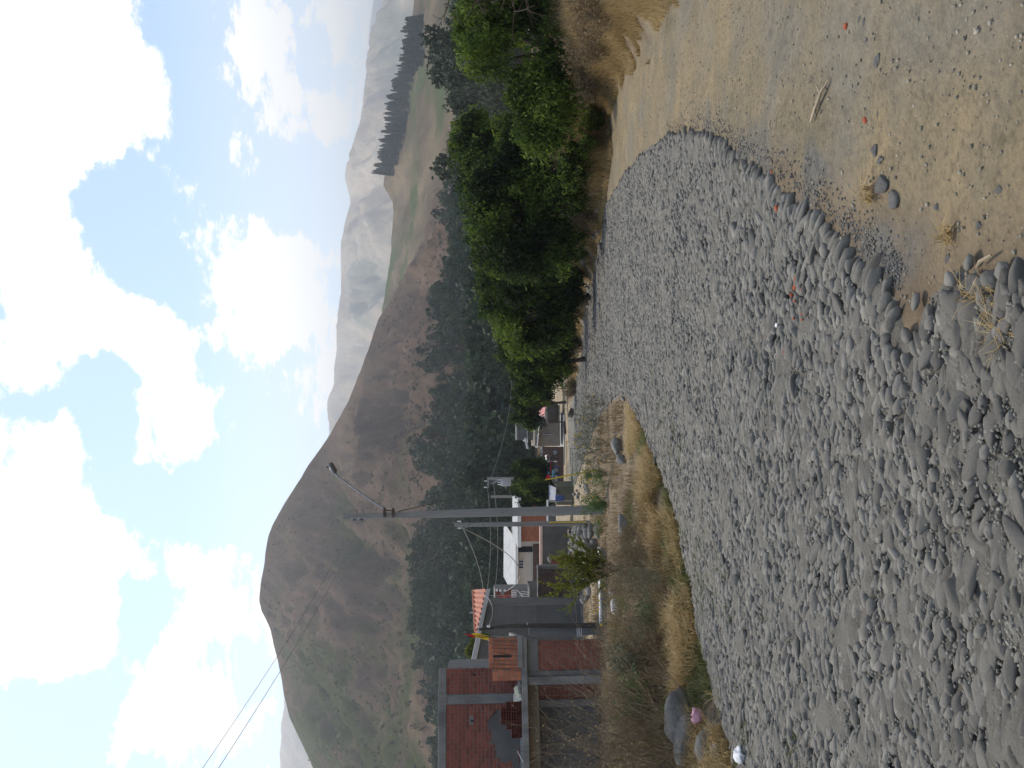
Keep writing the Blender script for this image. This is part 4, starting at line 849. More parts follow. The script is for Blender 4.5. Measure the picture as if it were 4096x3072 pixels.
# ------------------------------------------------------------------ poles, lamp and cables
CABLES = {}
def street_lamp():
    d = 23.4; base = gpix(597, 509.5); base = W(597, 509.6, d); topp = W(343.5, 516.6, d + .25)
    t = thing('street_lamp', 'tall tapered concrete pole carrying a curved arm with a dark street lamp', 'street lamp', base)
    b0 = Vector((0, 0, -.6)); tp = topp - base
    MB().tube([b0, tp * .25, tp * .5, tp * .75, tp], [.155, .142, .125, .105, .085], 20).build('pole', M['concrete_pole'], t, smooth=True)
    A = lambda px, py, o=0: W(px, py, d + o) - base
    pts = [A(385, 512.5), A(384, 508.5), A(372, 501), A(358, 491), A(345, 481.5), A(339.5, 477.8), A(336.8, 475.5), A(335.4, 472)]
    arm = MB().tube(pts, .028, 8).build('arm', M['metal'], t, smooth=True)
    # lamp head: an oval housing with a lens underneath
    h0, h1 = A(336.2, 473.5), A(329.8, 462.5); ax = (h1 - h0); ln = ax.length; ax.normalize(); up = Vector((0, 0, 1)) - ax * ax.z; up.normalize(); sd_ = ax.cross(up)
    V = []; F = []; n = 14; prof = [(0, .35), (.06, .75), (.2, .95), (.5, 1.0), (.8, .95), (.94, .7), (1.0, .3)]
    for s, k in prof:
        for j in range(n):
            a = 2 * math.pi * j / n; c, q = math.cos(a), math.sin(a); V.append(h0 + ax * (s * ln) + sd_ * (c * .11 * k) + up * (max(q, -.25) * .10 * k))
    for i in range(len(prof) - 1):
        for j in range(n): F.append((i * n + j, i * n + (j + 1) % n, (i + 1) * n + (j + 1) % n, (i + 1) * n + j))
    F += [tuple(range(n)), tuple((len(prof) - 1) * n + j for j in reversed(range(n)))]
    hd = MB().add(V, F).build('lamp_head', M['lamp_grey'], t, smooth=True)
    V = [h0 + ax * (ln * s) + sd_ * (c * .085) + up * (-.045 if abs(c) > .5 else -.075) for s in (.12, .5, .92) for c in (-1, -.4, .4, 1)]
    MB().add(V, [(i * 4 + j, i * 4 + j + 1, i * 4 + j + 5, i * 4 + j + 4) for i in range(2) for j in range(3)]).build('lens', M['glassy'], hd, smooth=True)
    pc = h0 + ax * (ln * .72) + up * .1; MB().lathe([(.002, .07), (.03, .07), (.035, .0), (.03, -.02)], 10, pc).build('photocell', M['lamp_grey'], hd, smooth=True)
    for px in (384.5, 393):
        c = A(px, 513.6); MB().lathe([(.118, -.035), (.124, -.03), (.124, .03), (.118, .035)], 18, c).build('clamp', M['iron'], t)
        MB().box(c.x + .10, c.x + .17, c.y - .04, c.y + .04, c.z - .03, c.z + .03).build('clamp_bolt', M['iron'], t)
    c1 = A(386, 510.4); c2 = A(395, 510.6); MB().tube([c1, c2], .02, 6).build('bracket_strut', M['iron'], t)
    ra = A(351, 518.4, -.1); rb = A(366, 518.4, -.1); MB().tube([ra, rb], .018, 6).build('rack_bar', M['metal'], t)
    for k, px in enumerate((354.5, 361.5)):
        c = A(px, 519.6, -.12); MB().lathe([(.006, -.06), (.035, -.055), (.045, -.02), (.03, 0), (.045, .02), (.035, .055), (.006, .06)], 10, c).build('insulator', M['lamp_grey'], t, smooth=True); CABLES['lamp%d' % k] = base + c
    for px in (357, 363.5):
        a, b = A(px, 513.6), A(px, 510.0); MB().tube([a, b, b + Vector((0, 0, .12))], .012, 6).build('step_bolt', M['iron'], t)
    for px, py in ((503, 512.3),): c = A(px, py, -.12); MB().lathe([(.001, 0), (.016, .0), (.016, .03), (.001, .03)], 8, c).build('bolt_hole', M['black'], t)
    CABLES['lamp_mid'] = base + A(398, 511.5)
M['concrete_pole'] = pm('pole_concrete', (.19, .18, .165), (.25, .24, .222), 2.0, .85, .2, 40, stretch=(1, 1, .25), bdist=.004)
street_lamp()
def slim_pole():
    d = 33; base = W(586, 523.2, d); tp = W(454.5, 525.0, d) - base
    t = thing('utility_pole', 'slim concrete utility pole with a yellow cable guard just behind the street lamp', 'pole', base); A = lambda px, py, o=0: W(px, py, d + o) - base
    MB().tube([Vector((0, 0, -.6)), tp * .5, tp], [.125, .105, .085], 16).build('pole', M['concrete_pole'], t, smooth=True)
    MB().tube([A(549, 522.4, -.14), A(586, 522.0, -.17)], .028, 6).build('cable_guard', M['yellow'], t)
    MB().tube([A(461, 521.5, -.05), A(461, 528.3, -.05)], .025, 6).build('crossbar', M['metal'], t)
    for py in (521.4, 528.2): MB().tube([A(461, py, -.05), A(457.5, py, -.05)], .03, 6).build('insulator', M['white'], t)
    MB().tube([A(440, 522.5), A(455, 524.8)], .014, 5).build('antenna_rod', M['iron'], t); MB().tube([A(448, 525), A(447.4, 520)], .012, 5).build('antenna_arm', M['iron'], t)
    for px in (470, 484): c = A(px, 524.4, -.1); MB().lathe([(.001, 0), (.02, 0), (.02, .04), (.001, .04)], 8, c).build('bolt_hole', M['black'], t)
    CABLES['slim'] = base + A(460, 527)
slim_pole()
def far_poles():
    d = 84; base = W(556, 478.7, d); t = thing('transformer_pole', 'distant concrete pole with crossarm, transformer and stays above the village', 'pole', base); A = lambda px, py, o=0: W(px, py, d + o) - base
    MB().tube([A(560, 478.7), A(487, 478.4)], [.2, .14], 12).build('pole', M['concrete_pole'], t, smooth=True); MB().box(A(488, 487.6).x, A(488, 478).x, -.09, .09, A(489, 480).z, A(487, 480).z).build('crossarm', M['concrete'], t)
    for a, b in (((491, 484), (497, 479.5)), ((493.5, 484), (499, 479.5))): MB().tube([A(*a, -.1), A(*b, -.1)], .05, 6).build('brace', M['metal'], t)
    c = A(506, 482.2, -.35); MB().lathe([(.02, -.55), (.42, -.55), (.45, -.5), (.45, .45), (.40, .55), (.02, .55)], 14, c).build('transformer', M['tin_grey'], t, smooth=True)
    for k in range(3): MB().tube([c + Vector((-.25 + .25 * k, 0, .5)), c + Vector((-.25 + .25 * k, 0, .95))], .05, 6).build('bushing', M['white'], t)
    for a, b in (((488, 487.3), (484, 487.3)), ((488, 481), (484.5, 481))): MB().tube([A(*a), A(*b)], .05, 6).build('insulator', M['white'], t)
    d = 88; base = W(553, 487, d); t = thing('utility_pole', 'short pale concrete pole beside the transformer pole, half behind the round tree', 'pole', base); A2 = lambda px, py: W(px, py, d) - base
    MB().tube([A2(556, 496.4), A2(491, 496.6)], [.19, .15], 12).build('pole', M['concrete_pole'], t, smooth=True); MB().tube([A2(493, 497.8), A2(493, 495.4)], .05, 6).build('crossbar', M['metal'], t)
    CABLES['far'] = W(487.5, 487, 84); CABLES['far2'] = W(487.5, 479, 84)
far_poles()
def cable(name, label, a, b, sag, r, mat, n=26, group=None):
    a, b = Vector(a), Vector(b); pts = [a.lerp(b, k / n) - Vector((0, 0, sag * 4 * (k / n) * (1 - k / n))) for k in range(n + 1)]
    o = MB().tube([p for p in pts], r, 5).build(name, M[mat], None, smooth=True); return tag(o, label, 'cable', group)
P0, P1 = CABLES['lamp0'], CABLES['lamp1']
def beyond(P, px, py, y, f): Q = W(px, py, y); return P + (Q - P) * f
cable('overhead_cable', 'upper of two black cables running overhead from the street lamp pole', P0, beyond(P0, 170, 768, 9.6, 1.7), .42, .004, 'lamp_grey', group='overhead cables')
cable('overhead_cable', 'lower of two black cables running overhead from the street lamp pole', P1, beyond(P1, 186, 768, 9.6, 1.7), .42, .0045, 'lamp_grey', group='overhead cables')
cable('service_cable', 'pale twisted cable sagging from the slim pole to the brick block by the grey house', CABLES['slim'], W(504.5, 592, 60), 1.9, .022, 'tin_grey')
cable('service_cable', 'thin grey cable sloping from the slim pole to the red corrugated roof', CABLES['slim'] + Vector((0, 0, -.1)), W(483, 588, 43), .15, .014, 'tin_grey')
cable('service_cable', 'faint cable from the dark wooden post down to the grey gable wall', W(488.5, 626.2, 23.8), W(478, 590, 42), .4, .012, 'tin_grey')
cable('lamp_lead', 'thin black lead from the street lamp pole towards the distant transformer pole', CABLES['lamp_mid'], CABLES['far2'], 1.6, .014, 'black_rubber')
cable('distant_cable', 'distant cable crossing in front of the dark wood, highest of three', CABLES['far'], W(455, 690, 120), 2.2, .02, 'tin_grey', group='distant cables before the wood')
cable('distant_cable', 'distant cable crossing in front of the dark wood, middle of three', CABLES['far2'] + Vector((0, 0, -.6)), W(463, 690, 120), 2.4, .02, 'tin_grey', group='distant cables before the wood')
cable('distant_cable', 'distant cable dipping towards the trees beyond the village house, lowest of three', CABLES['far'], W(505, 330, 120), 1.8, .02, 'tin_grey', group='distant cables before the wood')

# ------------------------------------------------------------------ village at the foot of the slope
def village():
    fr = Frame(551, 440, 92, 4); root = thing('adobe_house', 'adobe village house with two grey sheet roofs and a blue-railed balcony', 'house', fr.o, fr.yaw)
    w = fr.rect(534.5, 556, 405, 446); zg = w[2] - .5; box_part(root, 'wall', (w[0], w[1], zg, w[3]), 0, 5, M['adobe'])
    u = fr.rect(513, 530, 398, 440, 2.5); box_part(root, 'upper_wall', (u[0], u[1], w[3] - .2, u[3] - .5), 2.5, 6, M['plaster'])
    A = lambda px, py, o=0: (fr.at(px, py, o)[0], o, fr.at(px, py, o)[1])
    def sheet(nm, a, b, c, d): m = MB(); corrugated(m, a, b, c, d, 12, .04, .04); return m.build(nm, M['tin_grey' if nm == 'porch_roof' else 'tin'], root)
    sheet('porch_roof', A(537.5, 448, -.8), A(541.5, 402, -.8), A(532.5, 400, 2.4), A(535, 447, 2.4))
    sheet('roof', A(527.5, 443.5, 2.2), A(527.2, 402, 2.2), A(520, 398, 5.5), A(522.5, 440, 5.5))
    MB().hexa([A(529, 449, 2.0), A(526.5, 438, 2.0), (A(526.5, 438)[0], 2.15, A(526.5, 438)[2]), (A(529, 449)[0], 2.15, A(529, 449)[2])], [tuple(np.array(A(529, 449, 2.0)) + (0, 0, .14)), tuple(np.array(A(526.5, 438, 2.0)) + (0, 0, .14)), (A(526.5, 438)[0], 2.15, A(526.5, 438)[2] + .14), (A(529, 449)[0], 2.15, A(529, 449)[2] + .14)]).build('barge_board', M['tin_grey'], root)
    d = fr.rect(541, 551, 433.5, 436); box_part(root, 'door_frame', d, -.05, .03, M['wood_dark']); box_part(root, 'door', (d[0] + .08, d[1] - .08, d[2], d[3] - .1), -.062, -.052, M['tin_grey'])
    e = fr.rect(540, 542, 426, 428.5); box_part(root, 'window', e, -.05, .03, M['black'])
    g = fr.rect(541, 546, 418, 427); box_part(root, 'lean_to_painted_shadow', (g[0], g[1], g[2], g[3]), -.3, -.2, M['wood_dark'])  # dark panel stands in for the shade under the lean-to
    # balcony rail
    b = fr.rect(541, 546, 411, 418.5); MB().box(b[0], b[1], -1.1, -.9, b[2] - .12, b[2]).build('balcony_edge', M['pink'], root)
    for k in range(5): x = b[0] + (b[1] - b[0]) * k / 4; MB().box(x - .04, x + .04, -1.05, -.95, b[2], b[3]).build('baluster', M['tin'], root)
    MB().box(b[0], b[1], -1.05, -.95, b[3], b[3] + .08).build('rail', M['tin'], root)
    v = fr.at(549, 421); MB().lathe([(.03, -.15), (.25, -.15), (.25, .1), (.03, .1)], 10, (v[0], -.3, v[1])).build('hanging_pot', M['black'], root)
    # retaining wall with stones on top and the dirt bank in front
    fr2 = Frame(548, 455, 86, 0); t = thing('retaining_wall', 'brown rendered wall topped by a row of pale stones behind the stall', 'wall', fr2.o, fr2.yaw)
    w = fr2.rect(543, 555, 447, 492); box_part(t, 'wall', (w[0], w[1], w[2] - 1, w[3]), 0, .4, M['brick_dark'])
    for k, py in enumerate((448.5, 452, 456, 458, 460, 463.5, 470)):
        a = fr2.at(541.6, py); o = link('cap_stone', STONE_MESH[k % 8], None, t); o.location = (a[0], .2, w[3] + .08); o.scale = (.22, .2, .16)
    a = fr2.at(543, 477, .2); tk = thing('water_tank', 'cream rounded water tank standing on the brown wall above the stall', 'tank', fr2.o + fr2.ex * a[0] + fr2.ey * .2 + Vector((0, 0, w[3])))
    MB().lathe([(.02, 0), (.52, 0), (.58, .12), (.58, .75), (.5, .95), (.3, 1.05), (.02, 1.08)], 16).build('shell', M['sack'], tk, smooth=True); MB().lathe([(.02, 1.14), (.18, 1.14), (.2, 1.04), (.2, 1.0)], 12).build('lid', M['sack'], tk)
    # stall with a white awning
    fr3 = Frame(556, 470, 74, 0); t = thing('market_stall', 'open stall with white awning on a white post', 'stall', fr3.o, fr3.yaw); A = lambda px, py, o=0: (fr3.at(px, py, o)[0], o, fr3.at(px, py, o)[1])
    m = MB(); p, q, r_, s_ = A(548, 473.5, -.8), A(546.6, 455, -.8), A(545.8, 455, 1.8), A(545.4, 473.5, 1.8)
    m.hexa([p, q, r_, s_], [tuple(np.array(k) + (0, 0, .06)) for k in (p, q, r_, s_)]); m.build('awning', M['white'], t)
    MB().tube([A(543.5, 461.7, -.7), A(557, 461.5, -.7)], .06, 8).build('post', M['white'], t); MB().tube([A(547, 473, 1.6), A(558, 473, 1.6)], .05, 8).build('post', M['wood'], t)
    MB().box(A(556, 472)[0], A(556, 458)[0], .6, 1.4, A(555, 465)[2], A(554.4, 465)[2]).build('counter', M['wood_dark'], t)
    for py in (471, 459): MB().box(A(556, py)[0] - .04, A(556, py)[0] + .04, .7, 1.3, A(560, py)[2], A(555.1, py)[2]).build('trestle', M['wood_dark'], t)
    def heap(nm, lab, cat, px, py, d, w, h, mat, seed): return sack(nm, lab, W(px, py, d), w, w * .8, h, mat, seed, 0, cat)
    tricycle(W(558.5, 466.5, 70))
    heap('tarp_bundle', 'blue tarpaulin bundle heaped beside the market stall', 'bundle', 558.3, 474.3, 70, 1.5, 1.35, 'blue_tarp', 5); heap('tarp_bundle', 'small turquoise bundle lying on the blue tarpaulin heap', 'bundle', 554.5, 474.5, 69.4, .8, .35, 'cyan_tarp', 8)
    heap('laundry_bundle', 'small pale bundle of cloth next to the blue tarpaulin', 'bundle', 557.5, 478.5, 69.5, .7, .9, 'litter', 9)
    heap('rubbish_heap', 'dark heap of bags between the yellow flagpole and grey shed', 'heap', 559.5, 484, 71, 1.3, 1.6, 'black_rubber', 12)
    fr4 = Frame(560, 488, 62, -3); t = thing('tin_shed', 'low shed with a pale grey sloping sheet roof and olive wall', 'shed', fr4.o, fr4.yaw); A = lambda px, py, o=0: (fr4.at(px, py, o)[0], o, fr4.at(px, py, o)[1])
    m = MB(); corrugated(m, A(555.5, 502, -.3), A(555.8, 487.6, -.3), A(549, 484.6, 2.2), A(548.6, 502, 2.2), 11, .025, .03); m.build('roof', M['tin_grey2'], t); wr = fr4.rect(556, 566, 486, 505); box_part(t, 'wall', (wr[0], wr[1], wr[2] - .8, wr[3] - .05), 0, 2.2, M['olive'])
    wn = fr4.rect(557.6, 558.8, 490, 492.2); box_part(t, 'vent_opening', wn, -.02, .02, M['black'])
    p = W(564, 498, 60); t = thing('barrel', 'blue plastic barrel against the olive shed wall', 'barrel', p); t.scale = (.8, .8, .75); MB().lathe([(.02, 0), (.27, 0), (.30, .06), (.30, .28), (.315, .3), (.30, .32), (.30, .56), (.315, .58), (.30, .6), (.30, .84), (.26, .9), (.02, .9)], 16).build('shell', M['blue'], t, smooth=True); MB().lathe([(.28, .86), (.31, .87), (.31, .92), (.27, .93), (.02, .93)], 16).build('lid', M['blue'], t)
    fr5 = Frame(556, 512, 60, 0); o = MB().box(fr5.at(547.5, 523)[0], fr5.at(547.5, 500)[0], 0, .12, fr5.at(548.4, 512)[1], fr5.at(546.8, 512)[1]); t = thing('gate_beam', 'white beam on a thin post frame behind the two concrete poles', 'beam', fr5.o, 0); o.build('lintel', M['white'], t)
    for py in (522.3, 501): a = fr5.at(560, py)[0]; MB().box(a - .06, a + .06, .01, .11, fr5.at(572, py)[1], fr5.at(548.5, py)[1]).build('post', M['metal'], t)
    MB().box(fr5.at(556, 516)[0], fr5.at(556, 510)[0], .03, .09, fr5.at(565, 512)[1], fr5.at(552, 512)[1]).build('gate_panel', M['tin_grey'], t)
    # under the last trees on the right
    p = W(555.5, 401, 84); t = thing('pink_awning', 'faded pink tarpaulin awning under the last trees by the road', 'awning', p); V = [(-1.9, 0, .9), (1.5, 0, 1.6), (1.9, 1.2, 2.3), (-1.6, 1.2, 1.7), (-1.5, -.6, .35), (1.4, -.7, .85)]
    m = MB(); m.hexa([(-1.9, 0, .9), (1.5, 0, 1.6), (1.9, 1.2, 2.3), (-1.6, 1.2, 1.7)], [(-1.9, 0, .95), (1.5, 0, 1.65), (1.9, 1.2, 2.35), (-1.6, 1.2, 1.75)]); m.build('cover', M['pinktarp'], t); MB().hexa([(-1.5, -.6, .25), (1.4, -.7, .8), (1.5, -.02, 1.58), (-1.88, -.02, .88)], [(-1.5, -.66, .27), (1.4, -.76, .82), (1.5, -.08, 1.62), (-1.88, -.08, .92)]).build('valance', M['pinktarp'], t)
    for x, y, h in ((-1.5, .3, 1.2), (1.4, .3, 1.8), (1.7, 1.1, 2.2)): MB().tube([(x, y, -1), (x, y, h)], .05, 6).build('pole', M['wood_dark'], t)
    heap('rubbish_heap', 'dark bundles in the shade beside the pink awning', 'heap', 557.5, 413, 84, 2.4, 1.9, 'wood_dark', 15); heap('rubbish_heap', 'blue grey bundle at the edge of the pink awning', 'heap', 556, 407.5, 85, 1.1, 1.2, 'blue', 16)
    # concrete apron, bench and post beside the junction
    a = [gpix(565.5, 415), gpix(565, 465), gpix(558.5, 452), gpix(559.5, 412)]; m = MB(); m.hexa([p + Vector((0, 0, -.3)) for p in a], [p + Vector((0, 0, .16)) for p in a]); tag(m.build('concrete_apron', M['concrete_pale']), 'pale concrete apron along the far side of the village road', 'pavement')
    p = gpix(565.5, 422); t = thing('road_barrier', 'dark post with a long low beam on the far road edge', 'barrier', p); MB().tube([(0, 0, -.3), (.0, 0, 1.0), (-.08, 0, 1.95)], .09, 8).build('post', M['wood_dark'], t); e = gpix(566.5, 434) - p; MB().hexa([(0, -.12, -.1), (e.x, e.y - .12, e.z - .1), (e.x, e.y + .12, e.z - .1), (0, .12, -.1)], [(0, -.12, .32), (e.x, e.y - .12, e.z + .3), (e.x, e.y + .12, e.z + .3), (0, .12, .32)]).build('beam', M['wood_dark'], t)
    p = gpix(574, 414); t = thing('fallen_crate', 'dark tipped wooden crate lying on the grass beside the road', 'crate', p, .5); bx = MB().box(-.3, .3, -.25, .25, 0, .42).build('body', M['wood_dark'], t, bevel=.02); bx.rotation_euler = (0, R(24), 0)
    for k in range(3):
        s = MB().box(-.31, .31, -.275, -.255, .04 + .13 * k, .14 + .13 * k).build('slat', M['iron'], t); s.rotation_euler = (0, R(24), 0)
M['olive'] = pm('olive_wall', (.10, .10, .07), (.15, .145, .10), 2, .95, .3, 15)
M['tin_grey2'] = pm('pale_tin', (.33, .34, .37), (.43, .44, .47), 1.2, .6, .2, 10)
M['concrete_pale'] = pm('pale_concrete', (.33, .325, .31), (.42, .41, .39), 1.2, .9, .2, 20)
def wheel(t, c, r, w=.06):
    o = MB().lathe([(r - .07, -w), (r, -w * .6), (r, w * .6), (r - .07, w), (r - .07, -w)], 18).build('wheel', M['black_rubber'], t, smooth=True); o.location = c; o.rotation_euler = (R(90), 0, 0)
    k = MB().lathe([(.02, -w * .5), (r - .075, -w * .35), (r - .075, w * .35), (.02, w * .5)], 12).build('rim', M['metal'], o, smooth=True); return o
def tricycle(p):
    t = thing('cargo_tricycle', 'dark cargo tricycle with red trim parked at the stall', 'tricycle', p, R(15))
    MB().box(-.9, .35, -.5, .5, .5, .62).add([(-.95, -.55, .5), (.4, -.55, .5), (.4, -.5, .5), (-.95, -.5, .5), (-.95, -.55, .95), (.4, -.55, .95), (.4, -.5, .95), (-.95, -.5, .95)], [(0, 3, 2, 1), (4, 5, 6, 7), (0, 1, 5, 4), (1, 2, 6, 5), (2, 3, 7, 6), (3, 0, 4, 7)]).build('cargo_bed', M['wood_dark'], t)
    MB().box(-.95, .4, -.57, -.555, .78, .86).build('side_stripe', M['red_cloth'], t); MB().tube([(.4, 0, .6), (.9, 0, .55), (1.15, 0, .8), (1.3, 0, .35)], .05, 8).build('fork', M['iron'], t); MB().tube([(1.08, -.35, 1.05), (1.15, 0, .98), (1.08, .35, 1.05)], .03, 6).build('handlebar', M['metal'], t)
    MB().box(.5, .95, -.14, .14, .72, .84).build('saddle', M['black_rubber'], t, bevel=.04); MB().box(.55, 1.05, -.12, .12, .4, .7).build('engine', M['iron'], t, bevel=.03)
    wheel(t, (1.32, 0, .3), .3); wheel(t, (-.45, -.52, .3), .3); wheel(t, (-.45, .52, .3), .3)
village()
def flag_pole():
    b = gpix(598, 484); top = W(547.2, 501.5 - 3.6 + .4, b.y); top = W(545.5, 484 + 0, b.y)
    b = W(598, 470, 27); tp = W(545.2, 479.8, 27); t = thing('flagpole', 'leaning yellow pole with a small red flag on the weedy verge', 'flagpole', b); d = tp - b
    MB().tube([-d * .06, d * .5, d], [.03, .027, .024], 8).build('pole', M['yellow'], t, smooth=True)
    q = [W(545.6, 479.4, 27) - b, W(547.5, 479, 27) - b, W(549.5, 478.6, 27) - b]; e = [W(547, 476, 27) - b, W(548.6, 474.6, 27) - b, W(550, 475.2, 27) - b]
    cloth('red_flag', t, M['red_cloth'], q, e, .03, 1)
flag_pole()

# ------------------------------------------------------------------ vegetation helpers
def unit(v): return v / np.maximum(np.linalg.norm(v, axis=-1, keepdims=True), 1e-9)
def rdir(n): return unit(rng.normal(size=(n, 3)))
def leaf_quads(C, A, ln, wd):
    """leaf-shaped quads: centre, long axis, length, width"""
    n = len(C); A = unit(A); B = unit(np.cross(A, rdir(n))); ln = np.broadcast_to(ln, n)[:, None]; wd = np.broadcast_to(wd, n)[:, None]
    Nn = np.cross(A, B)
    V = np.stack([C - A * ln * .5, C + B * wd * .5 + Nn * wd * .12, C + A * ln * .5, C - B * wd * .5 + Nn * wd * .12], 1).reshape(-1, 3)
    return V, np.arange(n * 4).reshape(n, 4)
def blades(x, y, z, h, w, lean, bend=.5, dirz=None):
    """grass blades: two segments, tapering to a tip -> triangles"""
    n = len(x); a = rng.uniform(0, 6.283, n) if dirz is None else dirz; d = np.stack([np.cos(a), np.sin(a), np.zeros(n)], -1); s = np.stack([-np.sin(a), np.cos(a), np.zeros(n)], -1)
    b = np.stack([x, y, z - .01], -1); up = np.array((0, 0, 1.0)); h = h[:, None]; w = np.broadcast_to(w, n)[:, None]; lean = lean[:, None]
    m = b + up * h * .55 + d * h * lean * .35; t = b + up * h * (1 - .25 * lean) + d * h * lean * (1 + bend)
    V = np.stack([b - s * w, b + s * w, m - s * w * .7, m + s * w * .7, t], 1).reshape(-1, 3); k = (np.arange(n) * 5)[:, None]
    F = np.concatenate([k + [0, 1, 3], k + [0, 3, 2], k + [2, 3, 4]], 1).reshape(-1, 3); return V, F
def twigs(segs):
    """thin three-sided sticks from (p0, p1, r0, r1)"""
    P0 = np.array([s[0] for s in segs]); P1 = np.array([s[1] for s in segs]); r0 = np.array([s[2] for s in segs])[:, None]; r1 = np.array([s[3] for s in segs])[:, None]
    d = unit(P1 - P0); a = unit(np.cross(d, np.where(np.abs(d[:, 2:3]) < .9, [[0, 0, 1.0]], [[1.0, 0, 0]]))); b = np.cross(d, a); V = []
    for P, r in ((P0, r0), (P1, r1)):
        for k in range(3): t = 2 * math.pi * k / 3; V.append(P + (a * math.cos(t) + b * math.sin(t)) * r)
    V = np.stack(V, 1).reshape(-1, 3); k = (np.arange(len(segs)) * 6)[:, None]
    F = np.concatenate([k + [0, 1, 4, 3], k + [1, 2, 5, 4], k + [2, 0, 3, 5]], 1).reshape(-1, 4); return V, F
def branch(segs, p, d, ln, r, depth, up=.15, spread=.6, kids=(2, 4), tips=None, wob=.25, shrink=.62):
    n = 4; pts = [np.array(p, float)]; dd = np.array(d, float); dd /= np.linalg.norm(dd)
    for i in range(n):
        dd = dd + rng.normal(0, wob * .5, 3) + np.array((0, 0, up * .25)); dd /= np.linalg.norm(dd); q = pts[-1] + dd * ln / n
        segs.append((pts[-1], q, r * (1 - .45 * i / n), r * (1 - .45 * (i + 1) / n))); pts.append(q)
    if depth > 0:
        for k in range(int(rng.integers(kids[0], kids[1] + 1))):
            i = int(rng.integers(1, n + 1)); nd = dd + rng.normal(0, spread, 3); branch(segs, pts[i], nd, ln * shrink * rng.uniform(.7, 1.2), r * .55, depth - 1, up, spread, kids, tips, wob, shrink)
    elif tips is not None: tips.append(pts[-1])
    return pts[-1]
def merged(name, parts, mat, parent=None, k=4, smooth=False):
    """parts: list of (V, F, rnd-per-vertex)"""
    V = []; F = []; Rn = []; o = 0
    for v, f, r in parts: V.append(v); F.append(f + o); Rn.append(r); o += len(v)
    return link(name, fast_mesh(name, np.concatenate(V), np.concatenate(F), np.concatenate(Rn), smooth), M[mat], parent)

def lobes_from(l, d): return [(np.array(W(px, py, d + dd)), r * d / F_PX) for px, py, dd, r in l]
def crown(lobes, n, k, L, ln, wd, droop=1.0, gaps=-.15, freq=1.1, seed=0, inner=.35):
    c = np.array([a for a, _ in lobes]); r = np.array([b for _, b in lobes]); pick = rng.choice(len(lobes), n, p=r ** 2.2 / (r ** 2.2).sum()); dr = rdir(n)
    rad = (inner + (1 - inner) * rng.random(n) ** .5); p = c[pick] + dr * (r[pick] * rad * (1 + .22 * fbm(dr[:, 0] * 2 + pick * 3, dr[:, 1] * 2, dr[:, 2] * 2, oct=2, seed=seed)))[:, None] * np.array((1, 1, .95))
    g = fbm(p[:, 0] * freq, p[:, 1] * freq, p[:, 2] * freq, oct=2, seed=seed + 5); keep = g > gaps; p, dr, g = p[keep], dr[keep], g[keep]; n = len(p)
    hang = unit(dr * .45 + np.array((0, 0, -1.0)) * droop + rng.normal(0, .28, (n, 3))); t = (np.arange(k) + .5) / k
    C = p[:, None] + hang[:, None] * (L * rng.uniform(.5, 1.2, n))[:, None, None] * t[None, :, None] + rng.normal(0, L * .11, (n, k, 3)); A = hang[:, None] + rng.normal(0, .6, (n, k, 3))
    C = C.reshape(-1, 3); A = A.reshape(-1, 3); m = len(C); V, F = leaf_quads(C, A, ln * rng.uniform(.7, 1.3, m), wd * rng.uniform(.7, 1.3, m))
    clump = fbm(p[:, 0] * 1.6, p[:, 1] * 1.6, p[:, 2] * 1.6, oct=2, seed=seed + 9); q = np.clip(.42 + .55 * np.repeat(clump, k) + rng.normal(0, .14, m), 0, 1)
    return V, F, np.repeat(q, 4)
def molle(label, lobes, d, base, mat, n, trunks=1, seed=0, L=.5, k=6, ln=.13, wd=.05, group='pepper trees along the road', gaps=-.2, lean=None):
    lo = lobes_from([(px - (8 if d < 27 else (4 if d < 45 else 1)), py, dd, r * .95) for px, py, dd, r in lobes], d); b = Vector(base); t = thing('pepper_tree', label, 'tree', b, 0, group)
    lo2 = []
    for a_, r_ in lo:
        lo2.append((a_, r_ * .7))
        for dv in rdir(13):
            dv = dv * np.array((1, 1, .9)) + np.array((0, 0, .12)); lo2.append((a_ + dv * r_ * .78, r_ * random.uniform(.26, .42)))
    V, F, r = crown(lo2, int(n * 1.15), k, L * .75, ln, wd, seed=seed, gaps=gaps, inner=.25); V = V - np.array(b); link('crown', fast_mesh('crown', V, F, r), M[mat], t)
    m = MB(); c0 = np.mean([a for a, _ in lo], axis=0)
    for i in range(trunks):
        s = Vector((random.uniform(-.25, .25) * i, random.uniform(-.2, .2), -.3)); fork = Vector((c0[0], c0[1], c0[2])) - b; fork = s.lerp(fork, .55) + Vector((random.uniform(-.4, .4), random.uniform(-.3, .3), 0)); m.tube([s, s.lerp(fork, .5) + Vector((random.uniform(-.15, .15), 0, 0)), fork], [.11, .085, .07], 8)
        for a, rr in lo:
            e = Vector(a) - b; m.tube([fork, fork.lerp(e, .5) + Vector((0, 0, .15)), e], [.085, .055, .02], 6)
    m.build('trunk', M['bark'], t, smooth=True); return t

